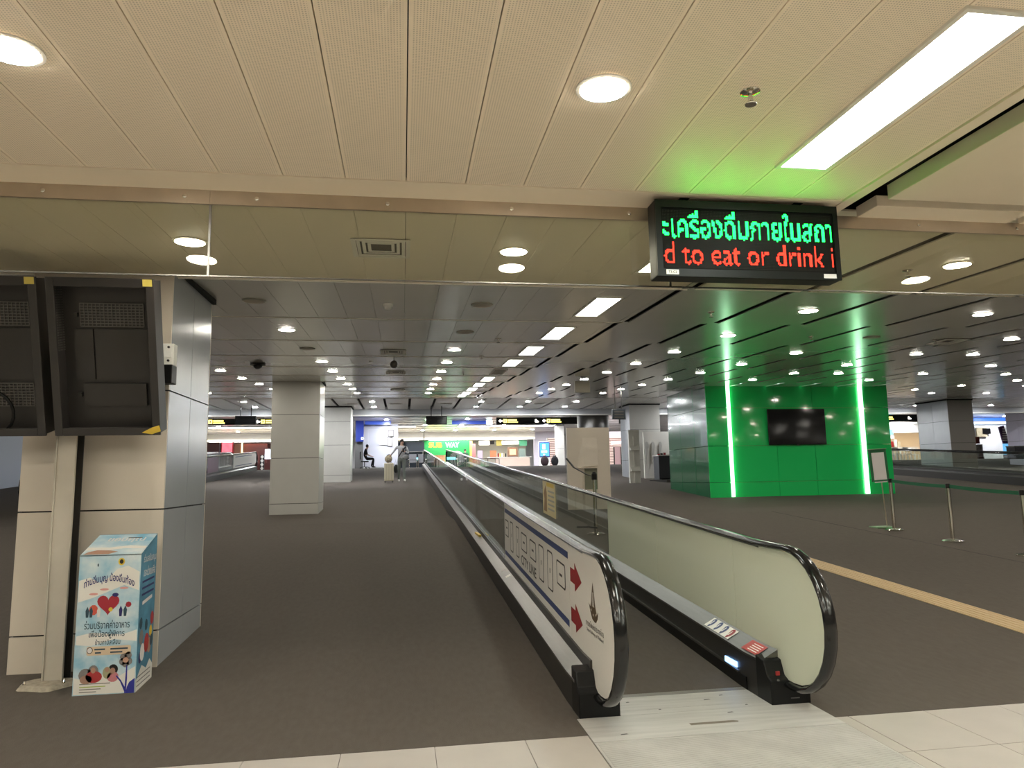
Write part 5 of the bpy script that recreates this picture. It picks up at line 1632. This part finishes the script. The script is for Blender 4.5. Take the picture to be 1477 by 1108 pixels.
# ================================================================== PEOPLE
def person(label, joints, edges, base, hair=True, head=None):
    """joints: name -> (xyz, radius); edges: (a, b, material).  One continuous skinned body."""
    t = thing('person', label, 'person', base)
    names = list(joints)
    me = bpy.data.meshes.new('body')
    off = Vector(base)
    me.from_pydata([tuple(Vector(joints[n][0])) for n in names], [(names.index(a), names.index(b)) for a, b, _ in edges], [])
    o = bpy.data.objects.new('body', me)
    COL.objects.link(o)
    md = o.modifiers.new('skin', 'SKIN')
    md.use_smooth_shade = True
    for i, n in enumerate(names):
        sv = me.skin_vertices[0].data[i]
        r = joints[n][1]
        sv.radius = r if isinstance(r, tuple) else (r, r)
        sv.use_root = (n == 'pelvis')
    sd_ = o.modifiers.new('sub', 'SUBSURF')
    sd_.levels = sd_.render_levels = 2
    bpy.context.view_layer.update()
    dg = bpy.context.evaluated_depsgraph_get()
    m2 = bpy.data.meshes.new_from_object(o.evaluated_get(dg))
    bpy.data.objects.remove(o)
    m2.name = 'body'
    mats = []
    for e in edges:
        if e[2] not in mats: mats.append(e[2])
    m2.materials.clear()
    for m_ in mats: m2.materials.append(m_)
    segs = [(Vector(joints[a][0]), Vector(joints[b][0]), mats.index(m_)) for a, b, m_ in edges]
    for p in m2.polygons:
        c = p.center
        best = min(segs, key=lambda s: (c - (s[0] + (s[1] - s[0]) * max(0, min(1, (c - s[0]).dot(s[1] - s[0]) / max(1e-6, (s[1] - s[0]).length_squared))))).length)
        p.material_index = best[2]
        p.use_smooth = True
    m2.transform(Matrix.Translation(-off))
    link('body', m2, t)
    hx = Vector(head[0])
    if hair:
        fwd = Vector(head[1]).normalized()
        hb_ = MB()
        hb_.ball(tuple(hx - fwd * .02 + Vector((0, 0, .035))), .088, .095, .10, 14, 9)
        hh = hb_.build('hair', M_HAIR, t, smooth=True)
    face = MB()
    fwd = Vector(head[1]).normalized()
    side = Vector((-fwd.y, fwd.x, 0))
    face.ball(tuple(hx + fwd * .085 - Vector((0, 0, .03))), .014, .014, .018, 8, 6)
    face.build('nose', M_SKIN, t, smooth=True)
    ey = MB()
    for s in (-1, 1): ey.ball(tuple(hx + fwd * .077 + side * .032 * s + Vector((0, 0, .0))), .011, .011, .007, 8, 6)
    ey.build('eyes', M_INK, t)
    mo = MB()
    mo.ball(tuple(hx + fwd * .075 - Vector((0, 0, .068))), .022 if abs(fwd.y) > .5 else .01, .01 if abs(fwd.y) > .5 else .022, .006, 8, 6)
    mo.build('mouth', mat('lips', (.35, .12, .10), .5), t)
    return t


def hand(prefix, J, Ed, wrist, d, spread, skin):
    """palm and five fingers as short chains"""
    w = Vector(J[wrist][0])
    d = Vector(d).normalized()
    s = Vector(spread).normalized()
    J[prefix + 'palm'] = (tuple(w + d * .07), .026)
    Ed.append((wrist, prefix + 'palm', skin))
    for k, (off, ln) in enumerate(((-.030, .065), (-.010, .075), (.010, .072), (.029, .055))):
        J[f'{prefix}k{k}'] = (tuple(w + d * .105 + s * off), .010)
        J[f'{prefix}t{k}'] = (tuple(w + d * (.105 + ln * .8) + s * off * 1.1 + d.cross(s) * .02), .008)
        Ed.append((prefix + 'palm', f'{prefix}k{k}', skin))
        Ed.append((f'{prefix}k{k}', f'{prefix}t{k}', skin))
    J[prefix + 'th'] = (tuple(w + d * .07 - s * .055), .010)
    Ed.append((prefix + 'palm', prefix + 'th', skin))


# --- walking traveller with suitcase
wx, wy = -.05, 29.3
wz = zf(wy)


def W(a, b, c): return (wx + a, wy + b, wz + c)


sx_ = -.50      # suitcase centre relative to traveller
J = {'pelvis': (W(0, 0, .95), (.15, .11)), 'waist': (W(0, 0, 1.10), (.135, .10)), 'chest': (W(0, .01, 1.32), (.165, .115)), 'neck0': (W(0, .01, 1.47), .065), 'neck': (W(.01, 0, 1.53), .050), 'head': (W(.02, -.01, 1.62), (.082, .09)), 'crown': (W(.02, 0, 1.70), (.07, .08)),
     'ls': (W(-.19, .01, 1.42), .062), 'le': (W(-.33, -.04, 1.22), .046), 'lw': (W(-.44, -.08, 1.10), .032),
     'rs': (W(.19, .01, 1.42), .062), 're': (W(.26, -.03, 1.16), .046), 'rw': (W(.14, -.22, 1.22), .032),
     'lh': (W(-.09, 0, .90), .10), 'lk': (W(-.10, .03, .50), .066), 'la': (W(-.11, .14, .10), .042), 'lt': (W(-.11, .02, .045), .040),
     'rh': (W(.09, 0, .90), .10), 'rk': (W(.10, -.06, .50), .066), 'ra': (W(.12, -.02, .09), .042), 'rt': (W(.13, -.17, .045), .040)}
S_, P_, K_, H_ = M_SHIRTG, M_PANTS, M_SKIN, M_SHOE
Ed = [('pelvis', 'waist', S_), ('waist', 'chest', S_), ('chest', 'neck0', S_), ('neck0', 'neck', K_), ('neck', 'head', K_), ('head', 'crown', K_),
      ('chest', 'ls', S_), ('ls', 'le', S_), ('le', 'lw', S_), ('chest', 'rs', S_), ('rs', 're', S_), ('re', 'rw', S_),
      ('pelvis', 'lh', P_), ('lh', 'lk', P_), ('lk', 'la', P_), ('la', 'lt', H_), ('pelvis', 'rh', P_), ('rh', 'rk', P_), ('rk', 'ra', P_), ('ra', 'rt', H_)]
hand('l', J, Ed, 'lw', (-.4, -.1, -.9), (0, 1, 0), K_)
hand('r', J, Ed, 'rw', (-.6, -.5, .3), (0, .3, 1), K_)
wm = person('person in grey shirt and trousers walking beside a cream suitcase', J, Ed, (wx, wy, wz), True, (W(.02, -.01, 1.62), (.15, -1, 0)))
MB().tube([W(.17, -.12, 1.43), W(.02, -.135, 1.25), W(-.12, -.12, 1.02)][::1], .022, 6, ry=.008).build('bag_strap', M_DARKC, wm)
MB().ball(W(.17, -.13, 1.02), .13, .05, .09, 12, 8).build('shoulder_bag', mat('grey_bag', (.3, .3, .3), .8), wm, smooth=True)
MB().box(wx + .03, wx + .10, wy - .31, wy - .30, wz + 1.20, wz + 1.35).build('phone', M_INK, wm)
MB().ball(W(.02, .05, 1.60), .075, .06, .13, 12, 8).build('ponytail', M_HAIR, wm, smooth=True)
cz = zf(wy)
sx0 = wx + sx_
su = thing('suitcase', 'tall cream hard-shell suitcase beside the walking person', 'suitcase', (sx0, wy, cz))
B('shell', M_CREAM, su, sx0 - .19, sx0 + .19, wy - .13, wy + .13, cz + .06, cz + .78, bevel=.03)
for a in (-.10, 0, .10): B('rib', mat('cream_rib', (.50, .45, .33), .4), su, sx0 + a - .012, sx0 + a + .012, wy - .137, wy - .128, cz + .10, cz + .74)
for a in (-.15, .15):
    for b in (-.09, .09):
        MB(Matrix.Translation((sx0 + a, wy + b, cz + .03)) @ Matrix.Rotation(math.radians(90), 4, 'Y')).lathe([(.03, -.012), (.03, .012)], (0, 0, 0), 12).build('wheel', M_BLACK, su)
for a in (-.08, .08): MB().tube([(sx0 + a, wy + .10, cz + .75), (sx0 + a, wy + .10, cz + 1.10)], .008, 6).build('handle_tube', M_CHROME, su)
MB().tube([(sx0 - .09, wy + .10, cz + 1.10), (sx0 + .09, wy + .10, cz + 1.10)], .014, 8).build('handle_grip', M_BLACK, su)
bg = thing('travel_bag', 'beige patterned travel bag resting on the cream suitcase', 'bag', (sx0, wy, cz + .78))
MB().ball((sx0 - .02, wy - .06, cz + .94), .15, .10, .155, 14, 10).build('body', M_TAN, bg, smooth=True)
B('pocket', mat('tan_dark_fabric', (.22, .18, .12), .8), bg, sx0 - .09, sx0 + .09, wy - .15, wy - .11, cz + .82, cz + .95, bevel=.02)
MB().tube([(sx0 - .06, wy - .03, cz + 1.09), (sx0, wy - .03, cz + 1.14), (sx0 + .06, wy - .03, cz + 1.09)], .010, 6).build('carry_loop', M_INK, bg)
bk = thing('tote_bag', 'dark grey soft bag hanging behind the walking person', 'bag', (wx - .24, wy + .22, wz + .38))
MB().ball((wx - .23, wy + .24, wz + .55), .10, .09, .17, 12, 8).build('body', mat('charcoal_cloth', (.05, .055, .055), .9), bk, smooth=True)
MB().tube([(wx - .28, wy + .24, wz + .68), (wx - .24, wy + .2, wz + .92), (wx - .19, wy + .24, wz + .68)], .010, 6).build('strap', M_DARKC, bk)

# --- seated guard on an office chair
gx, gyy = at(530, 660, 41.9).x, 41.9
gz = ZS


def G(a, b, c): return (gx + a, gyy + b, gz + c)


J = {'pelvis': (G(-.16, 0, .53), (.15, .14)), 'waist': (G(-.17, 0, .72), (.13, .12)), 'chest': (G(-.12, 0, .96), (.15, .14)), 'neck0': (G(-.07, 0, 1.10), .065), 'neck': (G(-.04, 0, 1.15), .05), 'head': (G(.0, 0, 1.24), (.085, .085)), 'crown': (G(.0, 0, 1.31), (.075, .075)),
     'ls': (G(-.10, .18, 1.05), .06), 'le': (G(-.02, .24, .80), .046), 'lw': (G(.18, .12, .70), .034),
     'rs': (G(-.10, -.18, 1.05), .06), 're': (G(-.02, -.24, .80), .046), 'rw': (G(.18, -.12, .70), .034),
     'lh': (G(-.02, .10, .54), .09), 'lk': (G(.34, .13, .56), .068), 'la': (G(.22, .12, .14), .045), 'lt': (G(.36, .13, .05), .042),
     'rh': (G(-.02, -.10, .54), .09), 'rk': (G(.36, -.12, .54), .068), 'ra': (G(.33, -.12, .12), .045), 'rt': (G(.47, -.13, .05), .042)}
D_ = M_DARKC
Ed = [('pelvis', 'waist', D_), ('waist', 'chest', D_), ('chest', 'neck0', D_), ('neck0', 'neck', K_), ('neck', 'head', K_), ('head', 'crown', K_), ('chest', 'ls', D_), ('ls', 'le', D_), ('le', 'lw', K_), ('chest', 'rs', D_), ('rs', 're', D_), ('re', 'rw', K_),
      ('pelvis', 'lh', D_), ('lh', 'lk', D_), ('lk', 'la', D_), ('la', 'lt', M_INK), ('pelvis', 'rh', D_), ('rh', 'rk', D_), ('rk', 'ra', D_), ('ra', 'rt', M_INK)]
hand('l', J, Ed, 'lw', (.8, -.3, -.2), (0, 1, .2), K_)
hand('r', J, Ed, 'rw', (.8, .3, -.2), (0, -1, .2), K_)
person('person in black clothes sitting bent forward on an office chair', J, Ed, (gx, gyy, gz), True, (G(.0, 0, 1.24), (1, 0, -.15)))
oc = thing('office_chair', 'black office chair with castors under the sitting person', 'chair', (gx - .16, gyy, gz))
B('seat', M_BLACK, oc, gx - .36, gx + .08, gyy - .23, gyy + .23, gz + .36, gz + .42, bevel=.02)
B('backrest', M_BLACK, oc, gx - .42, gx - .36, gyy - .2, gyy + .2, gz + .5, gz + .95, bevel=.02)
MB().tube([(gx - .16, gyy, gz + .08), (gx - .16, gyy, gz + .37)], .025, 8).build('gas_column', M_DARKMET, oc)
for k in range(5):
    a = 2 * math.pi * k / 5
    MB().tube([(gx - .16, gyy, gz + .09), (gx - .16 + .26 * math.cos(a), gyy + .26 * math.sin(a), gz + .06)], .018, 6).build('base_arm', M_BLACK, oc)
    MB().ball((gx - .16 + .27 * math.cos(a), gyy + .27 * math.sin(a), gz + .03), .03, .03, .03, 8, 6).build('castor', M_BLACK, oc)

# --- customer sitting in the green shop
px_, py_ = at(671, 655, 52.5).x, 52.5


def Q(a, b, c): return (px_ + a, py_ + b, ZS + c)


M_GSH = mat('dark_green_cloth', (.05, .12, .07), .9)
J = {'pelvis': (Q(0, 0, .60), (.16, .13)), 'waist': (Q(0, 0, .80), (.13, .11)), 'chest': (Q(0, 0, 1.02), (.16, .12)), 'neck0': (Q(0, 0, 1.17), .06), 'neck': (Q(0, 0, 1.22), .05), 'head': (Q(0, 0, 1.32), .085), 'crown': (Q(0, 0, 1.39), .075),
     'ls': (Q(-.19, 0, 1.12), .06), 'le': (Q(-.25, -.08, .86), .046), 'lw': (Q(-.12, -.28, .82), .034), 'rs': (Q(.19, 0, 1.12), .06), 're': (Q(.25, -.08, .86), .046), 'rw': (Q(.12, -.28, .82), .034),
     'lh': (Q(-.1, -.05, .58), .09), 'lk': (Q(-.13, -.42, .58), .068), 'la': (Q(-.13, -.38, .12), .045), 'lt': (Q(-.13, -.52, .05), .042), 'rh': (Q(.1, -.05, .58), .09), 'rk': (Q(.13, -.42, .58), .068), 'ra': (Q(.13, -.38, .12), .045), 'rt': (Q(.13, -.52, .05), .042)}
Ed = [(a, b, M_GSH if m_ is D_ else m_) for a, b, m_ in Ed if a in J and b in J]
hand('l', J, Ed, 'lw', (.3, -.9, 0), (1, 0, 0), K_)
hand('r', J, Ed, 'rw', (-.3, -.9, 0), (-1, 0, 0), K_)
person('person in dark green shirt with black hair seated before the green shop wall', J, Ed, (px_, py_, ZS), True, (Q(0, 0, 1.32), (0, -1, 0)))
st = thing('shop_stool', 'dark green box stool under the seated customer', 'stool', (px_, py_, ZS))
B('seat', mat('dark_green_seat', (.02, .10, .05), .5), st, px_ - .22, px_ + .22, py_ - .2, py_ + .2, ZS + .42, ZS + .47, bevel=.02)
B('box', mat('dark_green_seat', (.02, .10, .05), .5), st, px_ - .2, px_ + .2, py_ - .18, py_ + .18, ZS, ZS + .42)
